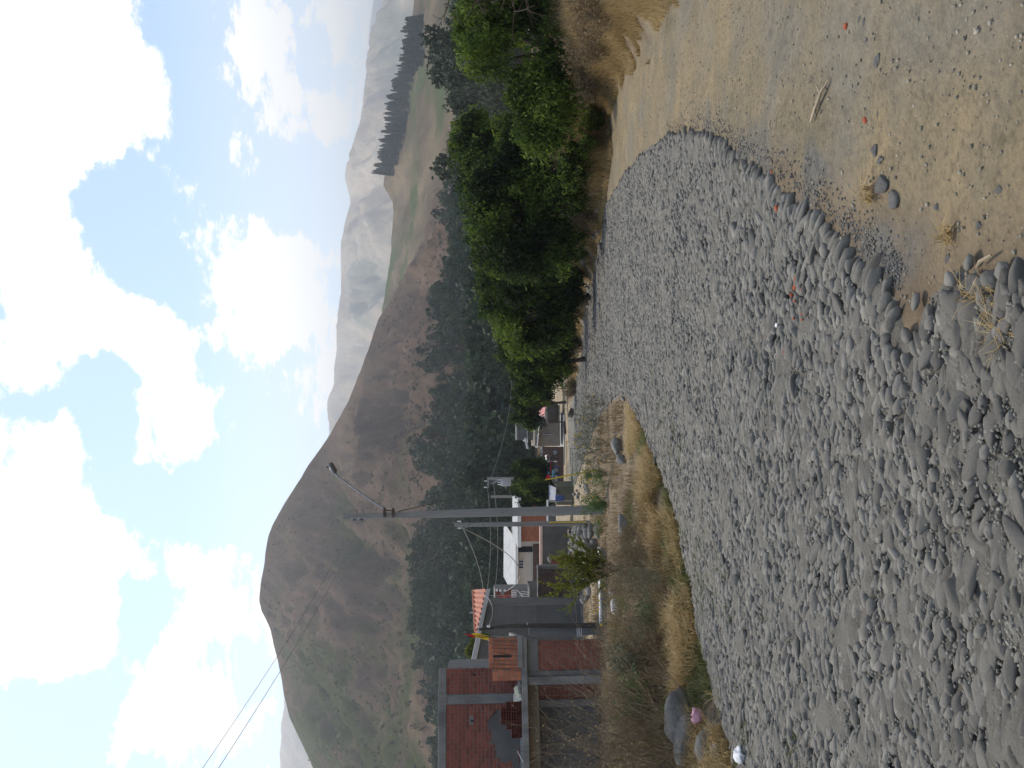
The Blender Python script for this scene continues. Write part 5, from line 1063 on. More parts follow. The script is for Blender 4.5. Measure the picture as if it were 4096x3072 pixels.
# ------------------------------------------------------------------ pepper trees on the right of the road
molle('bright green pepper tree nearest the camera, drooping over brown shrubs', [(495, 18, 0, 42), (512, 60, -.3, 46), (500, -30, 0, 48), (545, 100, -.2, 36), (540, 130, 0, 26), (555, 65, -.4, 32), (558, 108, -.3, 28), (555, 15, -.3, 34), (575, 90, -.4, 20), (577, 40, -.4, 20), (550, 140, 0, 16), (540, -20, 0, 40)], 20.5, gpt(10.2, 21), 'molle_b', 12000, 2, 1, L=.6, ln=.14, wd=.052)
molle('largest dark green pepper tree with a forked trunk at the road bend', [(500, 165, .3, 40), (505, 205, 0, 46), (482, 200, .3, 24), (520, 245, 0, 40), (540, 190, -.2, 36), (548, 235, -.3, 32), (490, 240, .4, 28), (545, 150, .2, 28), (478, 175, .4, 20), (560, 260, -.3, 24), (525, 130, .5, 24)], 25, W(577, 209, 26), 'molle_a', 10000, 3, 2, L=.7, ln=.16, wd=.06)
molle('dark rounded pepper tree rising just behind the largest one', [(465, 140, 0, 22), (475, 158, 0, 20), (455, 152, 0, 14), (480, 135, 0, 22), (492, 150, 0, 24), (458, 138, 0, 16)], 33, W(560, 146, 33), 'molle_a', 3600, 1, 3, L=.7, ln=.2, wd=.075)
molle('mid green pepper tree third along the road edge', [(512, 288, 0, 34), (498, 275, .3, 26), (530, 310, 0, 30), (520, 330, 0, 26), (548, 290, -.3, 28), (550, 325, -.2, 22), (503, 305, .3, 22), (566, 292, -.4, 20), (564, 312, -.4, 18)], 30, W(582, 295, 30.5), 'molle_a', 7000, 2, 4, L=.75, ln=.18, wd=.068)
molle('lower green pepper tree fourth along the road edge', [(525, 350, 0, 24), (512, 340, .4, 20), (538, 372, 0, 20), (520, 368, .3, 16), (548, 352, -.2, 20), (530, 388, 0, 15), (562, 352, -.3, 16), (556, 375, -.2, 14)], 37, W(579, 358, 37), 'molle_a', 5200, 2, 5, L=.8, ln=.2, wd=.075)
molle('last small pepper tree of the row, next to the adobe house', [(519, 403, 0, 13), (526, 413, 0, 11), (533, 402, 0, 11), (516, 415, 0, 8), (530, 422, .2, 6), (540, 395, 0, 9)], 56, W(562, 402, 56), 'molle_a', 3600, 2, 6, L=1.0, ln=.3, wd=.11)
def dead_branch():
    segs = []; b = W(478, 6, 13.5); t = thing('dry_tree', 'bare dark twigs of a dead tree above the nearest green crown', 'tree', gpt(9.4, 14)); o = np.array(t.location)
    segs.append((np.array((0, 0, -.3)), np.array(b) - o + np.array((.8, 0, -.8)), .06, .035))
    for k in range(9): branch(segs, np.array(b) - o + np.array((.75, 0, -.75 + .12 * k)), np.array((-1, rng.normal(0, .4), rng.normal(.25, .5))), rng.uniform(.5, .95), .018, 2, .1, .55, (2, 3))
    V, F = twigs(segs); link('branches', fast_mesh('branches', V, F, np.zeros(len(V))), M['twig_dark'], t)
dead_branch()
# dark limbs hanging through the nearest crown
# round tree in the village
molle('round dark green tree above the stall in the village', [(533, 478, 0, 18), (522, 472, 0, 11), (530, 492, 0, 18), (541, 484, 0, 12), (543, 498, 0, 10), (521, 489, .5, 11), (538, 467, 0, 10)], 66, W(556, 482, 66), 'molle_a', 5200, 1, 7, L=.7, ln=.3, wd=.12, group='garden trees in the village', gaps=-.35)
molle('yellow green bush top behind the roof of the grey house', [(472, 652, 0, 6), (476, 645, 0, 6), (478, 660, 0, 6)], 55, W(540, 652, 55), 'bushy', 900, 1, 8, L=.4, ln=.25, wd=.1, group='garden trees in the village')

# ------------------------------------------------------------------ eucalyptus wood at the foot of the hill
def euca_mesh(seed, mat, tall=1.0):
    rs = np.random.default_rng(seed); lo = []
    for k in range(15):
        h = rs.uniform(.22, .98); w = .20 * math.sin(min(1, (1.08 - h) * 1.5) * math.pi / 2) + .04; a = rs.uniform(0, 6.28); rr = rs.uniform(.0, w); lo.append((np.array((math.cos(a) * rr, math.sin(a) * rr, h)), rs.uniform(.07, .125)))
    V, F, r = crown(lo, 1300, 3, .03, .036, .024, droop=.4, gaps=-.25, freq=14, seed=seed, inner=.3)
    cr = fast_mesh('crown', V, F, r); cr.materials.append(M[mat])
    m = MB(); m.tube([(0, 0, -.08), (.01, 0, .45), (0, .01, .93)], [.016, .012, .004], 6)
    for a, rr in lo[::2]: m.tube([(0, 0, a[2] - .1), tuple(a)], [.006, .002], 4)
    me = bpy.data.meshes.new('trunk'); me.from_pydata(m.v, [], m.f); me.materials.append(M['bark']); return cr, me
EU = [euca_mesh(30 + k, 'euca') for k in range(5)]; EP = [euca_mesh(50 + k, 'euca_pale') for k in range(3)]
def low_eu(seed):
    rs = np.random.default_rng(seed); C = []
    for k in range(130):
        h = rs.uniform(.15, 1.0); w = .24 * math.sin(min(1, (1.06 - h) * 1.5) * math.pi / 2) + .03; a = rs.uniform(0, 6.28); r_ = w * rs.random() ** .5; C.append((math.cos(a) * r_, math.sin(a) * r_, h))
    return leaf_quads(np.array(C), rdir(len(C)), .12, .085)
_l = [low_eu(90 + k) for k in range(4)]; LOWEU = (np.stack([v for v, f in _l]), _l[0][1])
def plant_tree(name, label, group, x, y, z, h, w, meshes, cat='tree'):
    cr, tr = random.choice(meshes); t = thing(name, label, cat, (x, y, z), random.uniform(0, 6.28), group); t.scale = (h * w, h * w, h)
    for nm, me in (('crown', cr), ('trunk', tr)):
        if me is not None: o = bpy.data.objects.new(nm, me); COL.objects.link(o); o.parent = t
    return t
def wood():
    line = sorted([(py / 2.1602, px / 2.1602) for px, py in [(905, 1800), (915, 1659), (905, 1560), (880, 1450), (868, 1380), (868, 1280), (868, 1180), (885, 1120), (900, 1060), (880, 1000), (868, 950), (898, 905), (905, 850), (888, 800), (890, 750), (925, 700), (900, 650), (935, 610), (918, 550), (925, 500), (912, 450), (940, 400)]])
    lp = [a for a, _ in line]; lx = [b for _, b in line]; pts = []; tries = 0
    while len(pts) < 265 and tries < 30000:
        tries += 1; y = 138 + 190 * random.random() ** 1.15; py = random.uniform(185, 800); x = (384 - py) / F_PX * y; h = random.uniform(9.5, 15.5)
        z = max(float(hill_h(x, y)), float(gz(x, y, False))); tp = 465 - (z + h - EYE) / y * F_PX
        if tp < np.interp(py, lp, lx) + random.uniform(0, 5): continue
        if any((x - a) ** 2 + ((y - b) * .6) ** 2 < 20 for a, b, *_ in pts): continue
        pts.append((x, y, z, h))
    for x, y, z, h in pts: plant_tree('eucalyptus_tree', 'dark eucalyptus tree in the dense wood at the foot of the hill', 'eucalyptus trees of the dark wood', x, y, z - .4, h, random.uniform(.85, 1.25), EU)
    # the rest of the wood, behind and between, as one mass
    V0, F0 = LOWEU; more = []
    for k in range(60000):
        if len(more) >= 900: break
        y = 136 + 205 * random.random(); py = random.uniform(170, 810); x = (384 - py) / F_PX * y; h = random.uniform(7, 14.5); z = max(float(hill_h(x, y)), float(gz(x, y, False))); tp = 465 - (z + h - EYE) / y * F_PX
        if tp < np.interp(py, lp, lx) + random.uniform(1, 7): continue
        more.append((x, y, z, h))
    Q = np.array(more); an = rng.uniform(0, 6.28, len(Q)); c_, s_ = np.cos(an)[:, None], np.sin(an)[:, None]; i_ = rng.integers(0, len(V0), len(Q)); P = V0[i_] * (Q[:, 3] * rng.uniform(.95, 1.35, len(Q)))[:, None, None]
    P[..., 2] = V0[i_][..., 2] * Q[:, 3][:, None]; X_, Y_ = P[..., 0].copy(), P[..., 1].copy(); P[..., 0] = c_ * X_ - s_ * Y_ + Q[:, 0:1]; P[..., 1] = s_ * X_ + c_ * Y_ + Q[:, 1:2]; P[..., 2] += Q[:, 2:3] - .4
    nv = V0.shape[1]; tag(link('wood', fast_mesh('wood', P.reshape(-1, 3), (F0[None] + (np.arange(len(Q)) * nv)[:, None, None]).reshape(-1, 4), np.repeat(np.clip(rng.normal(.4, .2, len(Q) * nv // 4), 0, 1), 4)), M['euca']), 'dense dark eucalyptus wood filling the valley foot behind the single trees', 'wood', None, 'stuff')
    n = 0
    for k in range(400):
        y = random.uniform(105, 165); py = random.uniform(-10, 200); x = (384 - py) / F_PX * y; z = float(gz(x, y, False)); top = np.interp(py, [0, 40, 80, 110, 150, 175, 200], [440, 425, 428, 440, 440, 432, 445]) + random.uniform(0, 26); h = (465 - top) / F_PX * y + EYE - z
        if h < 8 or h > 22 or any((x - a) ** 2 + ((y - b) * .5) ** 2 < 14 for a, b in EXTRA): continue
        EXTRA.append((x, y)); plant_tree('eucalyptus_tree', 'pale grey green eucalyptus tree in the grove behind the roadside pepper trees', 'eucalyptus trees of the pale grove', x, y, z - .4, h, random.uniform(.75, 1.05), EP); n += 1
        if n >= 42: break
EXTRA = []
wood()
def scrub():
    C = []; S_ = []
    while len(C) < 2400:
        n = 3000; y = rng.uniform(260, 612, n); py = rng.uniform(150, 790, n); x = (384 - py) / F_PX * y; z = hill_h(x, y); q = fbm(x * .02, y * .012, oct=3, seed=97)
        w = .25 + .5 * (q > .1) + .35 * (py > 560) * (q > -.15) - .12 * (y > 480); k = rng.random(n) < w * .5; C += list(np.column_stack([x[k], y[k], z[k]])); S_ += list(rng.uniform(.6, 2.1, k.sum()))
    C = np.array(C[:2400]); S_ = np.array(S_[:2400]); m = 7; P = C[:, None] + rng.normal(0, .42, (len(C), m, 3)) * S_[:, None, None] * np.array((1, 1, .6)); P[..., 2] += S_[:, None] * .4
    V, F = leaf_quads(P.reshape(-1, 3), rdir(len(C) * m), np.repeat(S_, m) * .8, np.repeat(S_, m) * .55); o = link('scrub', fast_mesh('scrub', V, F, np.repeat(rng.random(len(P) * m), 4)), M['scrub']); tag(o, 'low thorn scrub dotted over the brown hillside', 'scrub', None, 'stuff')
scrub()
def hill_path(lab, pts, w):
    P = []
    for px, py in pts:
        d_ = ray(px, py); ys = np.arange(170, 618, .5); h = EYE + d_.z * ys - hill_h(d_.x * ys, ys); k = int(np.argmax(h < 0)); P.append((d_.x * ys[k], ys[k]))
    P = np.array(P); ii = np.arange(len(P)); P[:, 1] = np.polyval(np.polyfit(ii, P[:, 1], 1), ii); P[:, 0] = [(384 - py) / F_PX * yy for (px, py), yy in zip(pts, P[:, 1])]; t = np.linspace(0, len(P) - 1, 70); x = np.interp(t, np.arange(len(P)), P[:, 0]) + .8 * np.sin(t * 5); y = np.interp(t, np.arange(len(P)), P[:, 1]); dx, dy = np.gradient(x), np.gradient(y); l = np.hypot(dx, dy) + 1e-6; nx_, ny_ = -dy / l, dx / l
    V = []; c = [(-1, .05), (-.5, .22), (.5, .22), (1, .05)]
    for i in range(len(t)):
        for s, dz in c: xx, yy = x[i] + nx_[i] * s * w, y[i] + ny_[i] * s * w; V.append((xx, yy, float(hill_h(xx, yy)) + dz + .25))
    F = [(i * 4 + j, i * 4 + j + 1, i * 4 + j + 5, i * 4 + j + 4) for i in range(len(t) - 1) for j in range(3)]
    tag(link('hill_path', fast_mesh('hill_path', V, F, smooth=True), M['pathdirt']), lab, None, None, 'structure')
def conifer_mesh(seed):
    rs = np.random.default_rng(seed); C = []; A = []
    for k in range(520):
        h = rs.uniform(.08, 1.0); w = .17 * (1 - h) ** .85 + .008; a = rs.uniform(0, 6.28); r = w * rs.uniform(.35, 1.0); C.append((math.cos(a) * r, math.sin(a) * r, h - r * .35)); A.append((math.cos(a), math.sin(a), -.35))
    V, F = leaf_quads(np.array(C), np.array(A), .085, .05); cr = fast_mesh('crown', V, F, np.repeat(rs.random(len(C)), 4)); cr.materials.append(M['pine'])
    m = MB().tube([(0, 0, -.05), (0, 0, .95)], [.016, .003], 5); me = bpy.data.meshes.new('trunk'); me.from_pydata(m.v, [], m.f); me.materials.append(M['bark']); return cr, me
CO = [conifer_mesh(70 + k) for k in range(4)]
def pines():
    n = 0; got = []
    for k in range(14000):
        y = random.uniform(640, 862); py = random.uniform(20, 176); x = (384 - py) / F_PX * y; z = float(ridge_h(x, y)); v = 465 - (z - EYE) / y * F_PX
        lo = np.interp(py, [20, 58, 75, 92, 139, 174], [436, 430, 416, 412, 406, 395]); up = np.interp(py, [20, 58, 75, 92, 139, 174], [418, 415, 408, 400, 393, 384])
        if not (up < v < lo) or any((x - a) ** 2 + ((y - b) * .4) ** 2 < 13 for a, b in got): continue
        got.append((x, y)); plant_tree('pine_tree', 'dark pine in the plantation along the crest of the green ridge', 'pines along the ridge', x, y, z - .5, random.uniform(8, 17), random.uniform(.85, 1.45), CO); n += 1
        if n >= 295: break
pines()

# ------------------------------------------------------------------ dry grass and shrubs on the right bank
def grass(name, label, x, y, h, w, mat, lean=(.2, .8), patch=None, dz=0.0, parent=None):
    z = gz(x, y) + dz; V, F = blades(x, y, z, h, w, rng.uniform(lean[0], lean[1], len(x))); q = np.clip(rng.normal(.5, .2, len(x)) + .25 * fbm(x * .8, y * .8, oct=2, seed=60), 0, 1)
    o = link(name, fast_mesh(name, V, F, np.repeat(q, 5)), M[mat], parent); return tag(o, label, None if parent else 'grass', None, 'stuff')
_seg = np.linalg.norm(np.diff(RIGHT_EDGE, axis=0), axis=1); _cum = np.concatenate([[0], np.cumsum(_seg)])
def bank_pts(n, b0, b1, s0=0.0, s1=1.0, pw=1.5):
    """points set back from the bank's edge line by b0 .. b1 metres"""
    s = _cum[-1] * (s0 + (s1 - s0) * rng.random(n) ** pw); x = np.interp(s, _cum, RIGHT_EDGE[:, 0]) + rng.uniform(b0 - .5, b1 + 1.5, n); y = np.interp(s, _cum, RIGHT_EDGE[:, 1]) + rng.uniform(-1.6, 3.5, n)
    q = sdf(x, y, BANK) + .25 * fbm(x * 1.1, y * 1.1, oct=2, seed=63); k = (q > b0) & (q < b1) & (fbm(x * 1.2, y * 1.2, oct=3, seed=62) > -.4); return x[k], y[k], q[k]
x, y, q = bank_pts(190000, -.05, 1.9); grass('grass', 'golden dry grass thick along the right bank', x, y, rng.uniform(.20, .48, len(x)) * (.3 + .8 * ss(q / .7)) * (1 - .4 * ss((y - 20) / 16)), .004 + .0008 * y / 5, 'straw', (.15, .9))
x = rng.uniform(4.8, 10.5, 30000); y = rng.uniform(18.5, 25, 30000); q = sdf(x, y, BANK); _k = (q > -.12) & (q < 2.4); x, y, q = x[_k], y[_k], q[_k]
grass('grass', 'golden dry grass in the corner where the track meets the bank', x, y, rng.uniform(.2, .5, len(x)) * (.4 + .7 * ss(q / .6)), .008, 'straw', (.15, .9))
x, y, q = bank_pts(30000, 1.3, 4.5); grass('grass', 'brown wiry grass and dead stalks behind the golden grass', x, y, rng.uniform(.3, .9, len(x)), .0045 + .0008 * y / 5, 'straw_brown', (.1, .6))
def dry_shrub(label, px, py, d, h, w, n, mat='twig', leaf=None, leafn=0, seed=0, group='dry brown shrubs on the right bank', cat='shrub', base=None, name='dry_shrub', r=.006, up=.5, depth=2, ln=.035, wd=.016, spread=.45):
    b = base if base is not None else gpix(px, py); t = thing(name, label, cat, b, 0, group); segs = []; tips = []
    for k in range(n):
        a = rng.uniform(0, 6.28); s = rng.uniform(.1, 1) * w / h; branch(segs, (rng.normal(0, w * .12), rng.normal(0, w * .12), -.03), (math.cos(a) * s, math.sin(a) * s, 1), h * rng.uniform(.5, .8), r, depth, up, spread, (2, 4), tips)
    V, F = twigs(segs); link('stems', fast_mesh('stems', V, F, np.full(len(V), rng.random())), M[mat], t)
    if leaf and leafn:
        P = np.array([s[1] for s in segs]); C = P[rng.integers(0, len(P), leafn)] + rng.normal(0, .03, (leafn, 3)); V, F = leaf_quads(C, rdir(leafn) + np.array((0, 0, .3)), ln * rng.uniform(.7, 1.4, leafn), wd * rng.uniform(.7, 1.3, leafn)); link('leaves', fast_mesh('leaves', V, F, np.repeat(rng.random(leafn), 4)), M[leaf], t)
    return t, tips
for k, (px, py, h, w, lab) in enumerate([(618, 12, .85, 1.1, 'tall brown dry shrub at the right edge below the nearest tree'), (609, 45, .85, 1.2, 'dense reddish brown dry shrub above the golden grass'), (602, 78, .75, 1.1, 'brown dry shrub at the foot of the nearest pepper tree'), (597, 106, .6, .9, 'low brown dry shrub beside bright green shoots'),
                                         (597, 215, .8, 1.1, 'brown dry shrub under the forked trunk'), (588, 300, .9, 1.2, 'reddish dry shrub between the third and fourth pepper trees'), (582, 345, .9, 1.3, 'orange brown dry shrub before the fourth pepper tree'), (577, 388, .8, 1.2, 'last brown shrub on the right road edge')]):
    b = gpix(px, py); dry_shrub(lab, px, py, 0, h * (1 if k < 4 else 1.1), w, 46, 'twig', 'straw_brown', 2400 if k < 4 else 1800, base=b, r=.004 + .0002 * b.y, ln=.05 + .001 * b.y, wd=.012 + .0006 * b.y)
for px, py, h, lab in [(607, 120, .7, 'bright green leafy shoots at the foot of the nearest pepper tree'), (601, 145, .6, 'small green leafy bush below the largest pepper tree'), (578, 330, .8, 'green undergrowth bush between far pepper trees'), (589, 255, .8, 'dark green undergrowth bush below the largest pepper tree')]:
    b = gpix(px, py); dry_shrub(lab, px, py, 0, h, .6, 14, 'twig', 'molle_b', 2200, base=b, group='green undergrowth bushes on the right bank', name='leafy_bush', ln=.09, wd=.03, r=.006)

for k, (px, py, h, lab) in enumerate([(594, 165, 1.0, 'dark leafy bush in the shade left of the bright shoots'), (592, 190, 1.1, 'dark leafy bush just right of the forked trunk'), (588, 232, 1.2, 'dark leafy bush just left of the forked trunk'), (586, 275, 1.2, 'dark leafy bush beneath the third pepper tree'), (582, 312, 1.2, 'dark leafy bush beside the third pepper trunk'), (579, 340, 1.2, 'dark leafy bush between third and fourth pepper trunks'), (576, 368, 1.3, 'dark leafy bush beneath the fourth pepper tree')]):
    b = gpix(px, py); dry_shrub(lab, px, py, 0, h, 1.3, 20, 'twig_dark', 'molle_a', 3000, base=b, group='dark undergrowth bushes on the right bank', name='leafy_bush', ln=.15, wd=.055, r=.008)

# ------------------------------------------------------------------ the verge on the left
def verge_pts(n, a, b, y0, y1, pw=1.4, thr=-.3, seed=64):
    y = y0 + (y1 - y0) * rng.random(n) ** pw; x = xl(y) - rng.uniform(a, b, n) * np.where(y > 15.5, .0, 1); k = (fbm(x * 1.3, y * 1.3, oct=3, seed=seed) > thr) & (sdf(x, y) < -.02) & (y < 16.5); return x[k], y[k]
x, y = verge_pts(40000, -.05, 1.1, 4.2, 16.2); grass('grass', 'straw coloured grass along the left road edge', x, y, rng.uniform(.06, .26, len(x)), .0035 + .0006 * y / 5, 'straw', (.3, 1.1))
x, y = verge_pts(9000, -.08, .45, 4.2, 14, 1.2, .12, 67); grass('grass', 'green tufts mixed into the straw by the left road edge', x, y, rng.uniform(.06, .17, len(x)), .004 + .0006 * y / 5, 'greengrass', (.2, .9))
x, y = verge_pts(15000, .9, 4.8, 4.5, 16.4, 1.2, -.1, 73); grass('grass', 'olive green grass between the dead weeds of the left verge', x, y, rng.uniform(.06, .24, len(x)), .004 + .0007 * y / 5, 'greengrass', (.2, 1.0))
x, y = verge_pts(26000, .6, 4.8, 4.5, 16.4, 1.2, -.1, 69); grass('grass', 'brown dead weeds covering the left verge', x, y, rng.uniform(.10, .42, len(x)), .004 + .0007 * y / 5, 'straw_brown', (.2, 1.0))
def yard_pts(n): y = rng.uniform(15, 40, n); x = -rng.uniform(.0, 1, n) * (4 + y * .25) - .3; k = (sdf(x, y) < -.1) & (fbm(x * .7, y * .7, oct=3, seed=71) > .05); return x[k], y[k]
x, y = yard_pts(12000); grass('grass', 'thin dry grass on the waste ground by the concrete poles', x, y, rng.uniform(.06, .3, len(x)), .009, 'straw_brown', (.2, .9))
x, y = yard_pts(5000); grass('grass', 'pale straw on the waste ground round the stone piles', x, y, rng.uniform(.06, .2, len(x)), .009, 'straw', (.2, .9))

def joint_pts(n):
    y = 4.6 + 7 * rng.random(n); x = xl(y) + rng.random(n) ** 1.5 * 1.6; k = (sdf(x, y) > .03) & (fbm(x * 3.5, y * 3.5, oct=2, seed=91) > .28); return x[k], y[k]
x, y = joint_pts(16000); grass('grass', 'small green weeds growing in the joints of the cobbles near the verge', x, y, rng.uniform(.02, .055, len(x)), .0035, 'greengrass', (.3, 1.2), dz=.035)
def flowers(t, tips, n):
    P = np.array(tips)[rng.permutation(len(tips))[:n]]; c = P + np.array((0, 0, .01)); parts = []
    for p in c:
        nn = unit(np.array((rng.normal(0, .3), -1, .6))); a = unit(np.cross(nn, (0, 0, 1.0))); b = np.cross(nn, a); ang = np.arange(7) * 2 * math.pi / 7; A = a * np.cos(ang)[:, None] + b * np.sin(ang)[:, None]; V, F = leaf_quads(p + A * .022, A, .038, .02); parts.append((V, F, np.full(len(V), rng.random())))
    tag(merged('flowers', parts, 'petal', t), None, None, None, 'stuff')
for k in range(16):
    px, py = random.uniform(625, 672), random.uniform(545, 745); b = gpix(px, py); g = k % 3 == 0
    dry_shrub('low tangled dry weed clump scattered over the left verge', px, py, 0, random.uniform(.35, .7), random.uniform(.5, .9), 16, 'twig', 'greyweed' if g else 'straw_brown', 420, base=b, group='scattered weed clumps on the left verge', name='weed_clump', r=.0035, ln=.035, wd=.012)
# big dry bush in the left corner
b = gpix(690, 752); t, tips = dry_shrub('large bushy tangle of dry brown stems in the corner by the boulders', 0, 0, 0, 1.5, 1.5, 34, 'twig', 'straw_brown', 900, base=b, group=None, name='dry_bush', r=.0055, depth=2, spread=.4, up=.35)
segs = []
for k in range(46):
    a = rng.normal(.15, .55); branch(segs, (rng.normal(-.2, .35), rng.normal(.1, .3), 0), (math.sin(a) * .9, rng.normal(.1, .25), 1), rng.uniform(.8, 1.35), .0045, 2, .1, .38, (2, 4))
V, F = twigs(segs); link('stems', fast_mesh('stems', V, F, np.full(len(V), .3)), M['twig'], t)
for k, (px, py, h, w, lab) in enumerate([(655, 690, .75, .8, 'dry brown bush second from the corner, in front of the brick building'), (648, 640, .55, .7, 'low dry weeds in front of the brick building pier'), (640, 560, .4, .6, 'low dry weeds below the green conifer bush'), (672, 640, .35, .6, 'small dry weed clump near the road edge'), (640, 530, .35, .55, 'rust brown weeds beside the grey boulder')]):
    b = gpix(px, py); dry_shrub(lab, px, py, 0, h, w, 22, 'twig', 'straw_brown', 700, base=b, group='dry weeds on the left verge', r=.004, ln=.03, wd=.012)
for k, (px, py, h, w, n, lab, mt) in enumerate([(648, 668, .5, .5, 900, 'grey green leafy weed in front of the red brick wall', 'greyweed'), (652, 700, .45, .5, 700, 'green leafy weed among the dry stems of the corner bush', 'weed'), (660, 612, .3, .4, 500, 'dark green leafy weed on the middle of the left verge', 'weed'), (640, 655, .4, .5, 600, 'pale grey weed next to the brick building pier', 'greyweed'), (682, 720, .25, .35, 420, 'small green weed above the largest boulder', 'weed')]):
    b = gpix(px, py); dry_shrub(lab, px, py, 0, h, w, 12, 'twig', mt, n, base=b, group='leafy weeds on the left verge', name='weed_plant', r=.003, ln=.045, wd=.02)
# flowering weeds round the foot of the lamp pole
for k, (px, py, h, w, n, fl, lab, mt) in enumerate([(608, 505, .75, .9, 2200, 4, 'bright green leafy bush at the foot of the street lamp pole', 'weed'), (612, 478, .9, .9, 1600, 10, 'green weed with yellow flowers right of the street lamp pole', 'weed'), (612, 450, 1.05, 1.1, 1600, 8, 'thin brown weed with yellow flowers above the pale boulder', 'greyweed'),
                                                    (608, 425, 1.15, 1.1, 1500, 9, 'wiry weed with yellow flowers near the tip of the verge', 'greyweed'), (606, 404, .75, .7, 500, 5, 'small wiry weed nearest the tip of the verge', 'greyweed'), (618, 600, .45, .7, 700, 10, 'weed with yellow flowers beside the white sacks', 'greyweed'), (606, 525, .5, .6, 500, 3, 'low green weed between the two concrete poles', 'weed'), (612, 622, .4, .6, 400, 5, 'weed with yellow flowers before the dark wooden post', 'greyweed')]):
    b = gpix(px, py); t, tips = dry_shrub(lab, px, py, 0, h, w, 16, 'twig', mt, n, base=b, group='flowering weeds on the left verge', name='flowering_weed', r=.004, ln=.05, wd=.018); flowers(t, tips, fl)
# conifer-like bush
def cypress_bush():
    b = gpix(627, 570); t = thing('conifer_bush', 'yellow green feathery conifer bush in front of the dark yard wall', 'bush', b); segs = []; tips = []
    for k in range(20):
        a = rng.uniform(0, 6.28); s = rng.uniform(.05, .75); branch(segs, (0, 0, rng.uniform(0, .25)), (math.cos(a) * s + .12, math.sin(a) * s, 1), rng.uniform(.4, .78), .010, 2, .5, .4, (3, 4), tips, shrink=.55)
    V, F = twigs(segs); link('stems', fast_mesh('stems', V, F, np.zeros(len(V))), M['bark'], t); P0 = np.array([s[0] for s in segs]); P1 = np.array([s[1] for s in segs]); m = 5200; i = rng.integers(0, len(segs), m); f = rng.random((m, 1)); C = P0[i] * (1 - f) + P1[i] * f; k = C[:, 2] > .28; C = C[k]; i = i[k]
    D = unit(unit(P1[i] - P0[i]) + rng.normal(0, .45, (len(C), 3))); V, F = leaf_quads(C + D * .03, D, .085, .016); link('foliage', fast_mesh('foliage', V, F, np.repeat(rng.random(len(C)), 4)), M['bushy'], t)
cypress_bush()

# ------------------------------------------------------------------ boulders, rubble, litter
for a in [('boulder', 'largest pale grey boulder at the left road edge', 'boulder', 699, 741, .52, .6, .7, .1), ('boulder', 'dark slanting boulder behind the largest one under the bush', 'boulder', 690, 716, .5, .6, .8, .5), ('boulder', 'flat pitted boulder in front of the largest one', 'boulder', 712, 745, .30, .6, .8, 0.0),
          ('boulder', 'small pale boulder near the white litter', 'boulder', 722, 757, .24, .5, .8, .3), ('boulder', 'dark grey rounded boulder on the verge below the slim pole', 'boulder', 630, 527, .42, .7, .8, .2), ('boulder', 'pale layered boulder among flowering weeds right of the lamp pole', 'boulder', 620, 446, .38, .6, .7, .4),
          ('boulder', 'brown stone half buried in the dry grass of the verge', 'boulder', 668, 607, .2, .7, .8, .1), ('boulder', 'dark round stone under the flowering weeds', 'boulder', 624, 460, .26, .7, .8, .6), ('boulder', 'pale long stone lying at the tip of the verge', 'boulder', 624, 399, .34, .22, .25, 1.4), ('boulder', 'rounded stone at the road edge beside green tufts', 'boulder', 722, 628, .15, .6, .7, .2)]:
    stone_at(*a[:5], a[5], a[6], a[7], a[8], group='boulders on the left verge', sink=.12)
RUB = [fast_mesh('rubble_stone', pebble(ICO2[0], 600 + k, .5, 0), ICO2[1], np.full(len(ICO2[0]), k * .23 % 1)) for k in range(6)]
for me_ in RUB: me_.materials.append(M['rock'])
def heap_stones(lab, group, n, x0, x1, y0, y1, s0, s1, hmax):
    for k in range(n):
        px, py = random.uniform(x0, x1), random.uniform(y0, y1); b = gpix(px, py); s = random.uniform(s0, s1); o = bpy.data.objects.new('rubble_stone', random.choice(RUB)); COL.objects.link(o)
        o.location = b + Vector((0, 0, random.random() ** 2 * hmax + s * .25)); o.scale = (s * .6, s * .5, s * .4); o.rotation_euler = (random.uniform(-.4, .4), random.uniform(-.4, .4), random.uniform(0, 6)); tag(o, lab, 'stone', group)
heap_stones('dark grey rubble stone in the long pile left of the slim concrete pole', 'rubble pile by the slim pole', 64, 578, 600, 528, 556, .22, .48, .45)
heap_stones('dark rubble stone on the slope below the boundary wall', 'rubble below the boundary wall', 26, 562, 574, 527, 556, .25, .5, .3)
heap_stones('pale rubble stone on the ground below the brown yard wall', 'rubble below the yard wall', 30, 574, 592, 568, 602, .16, .4, .1)
heap_stones('small stone on the earth between lamp pole and yellow flagpole', 'stones right of the lamp pole', 16, 575, 592, 470, 500, .12, .3, .05)
heap_stones('rough stone in the line along the shady far right kerb', 'stones along the right road edge', 18, 586, 604, 180, 330, .12, .3, .05)
for k, (px, py, w, h, lab) in enumerate([(616, 594, .3, .24, 'white plastic sack lying beside the conifer bush'), (617.5, 600, .34, .22, 'pale yellow sack in the middle of the row of sacks'), (618, 606, .26, .16, 'crumpled white sack nearest the brick building'), (620, 611, .12, .08, 'small scrap of white plastic beyond the row of sacks')]):
    sack('plastic_sack', lab, gpix(px, py), w, w * .7, h, 'sack' if k == 1 else 'litter', 30 + k, random.random(), 'sack', 'sacks on the verge')

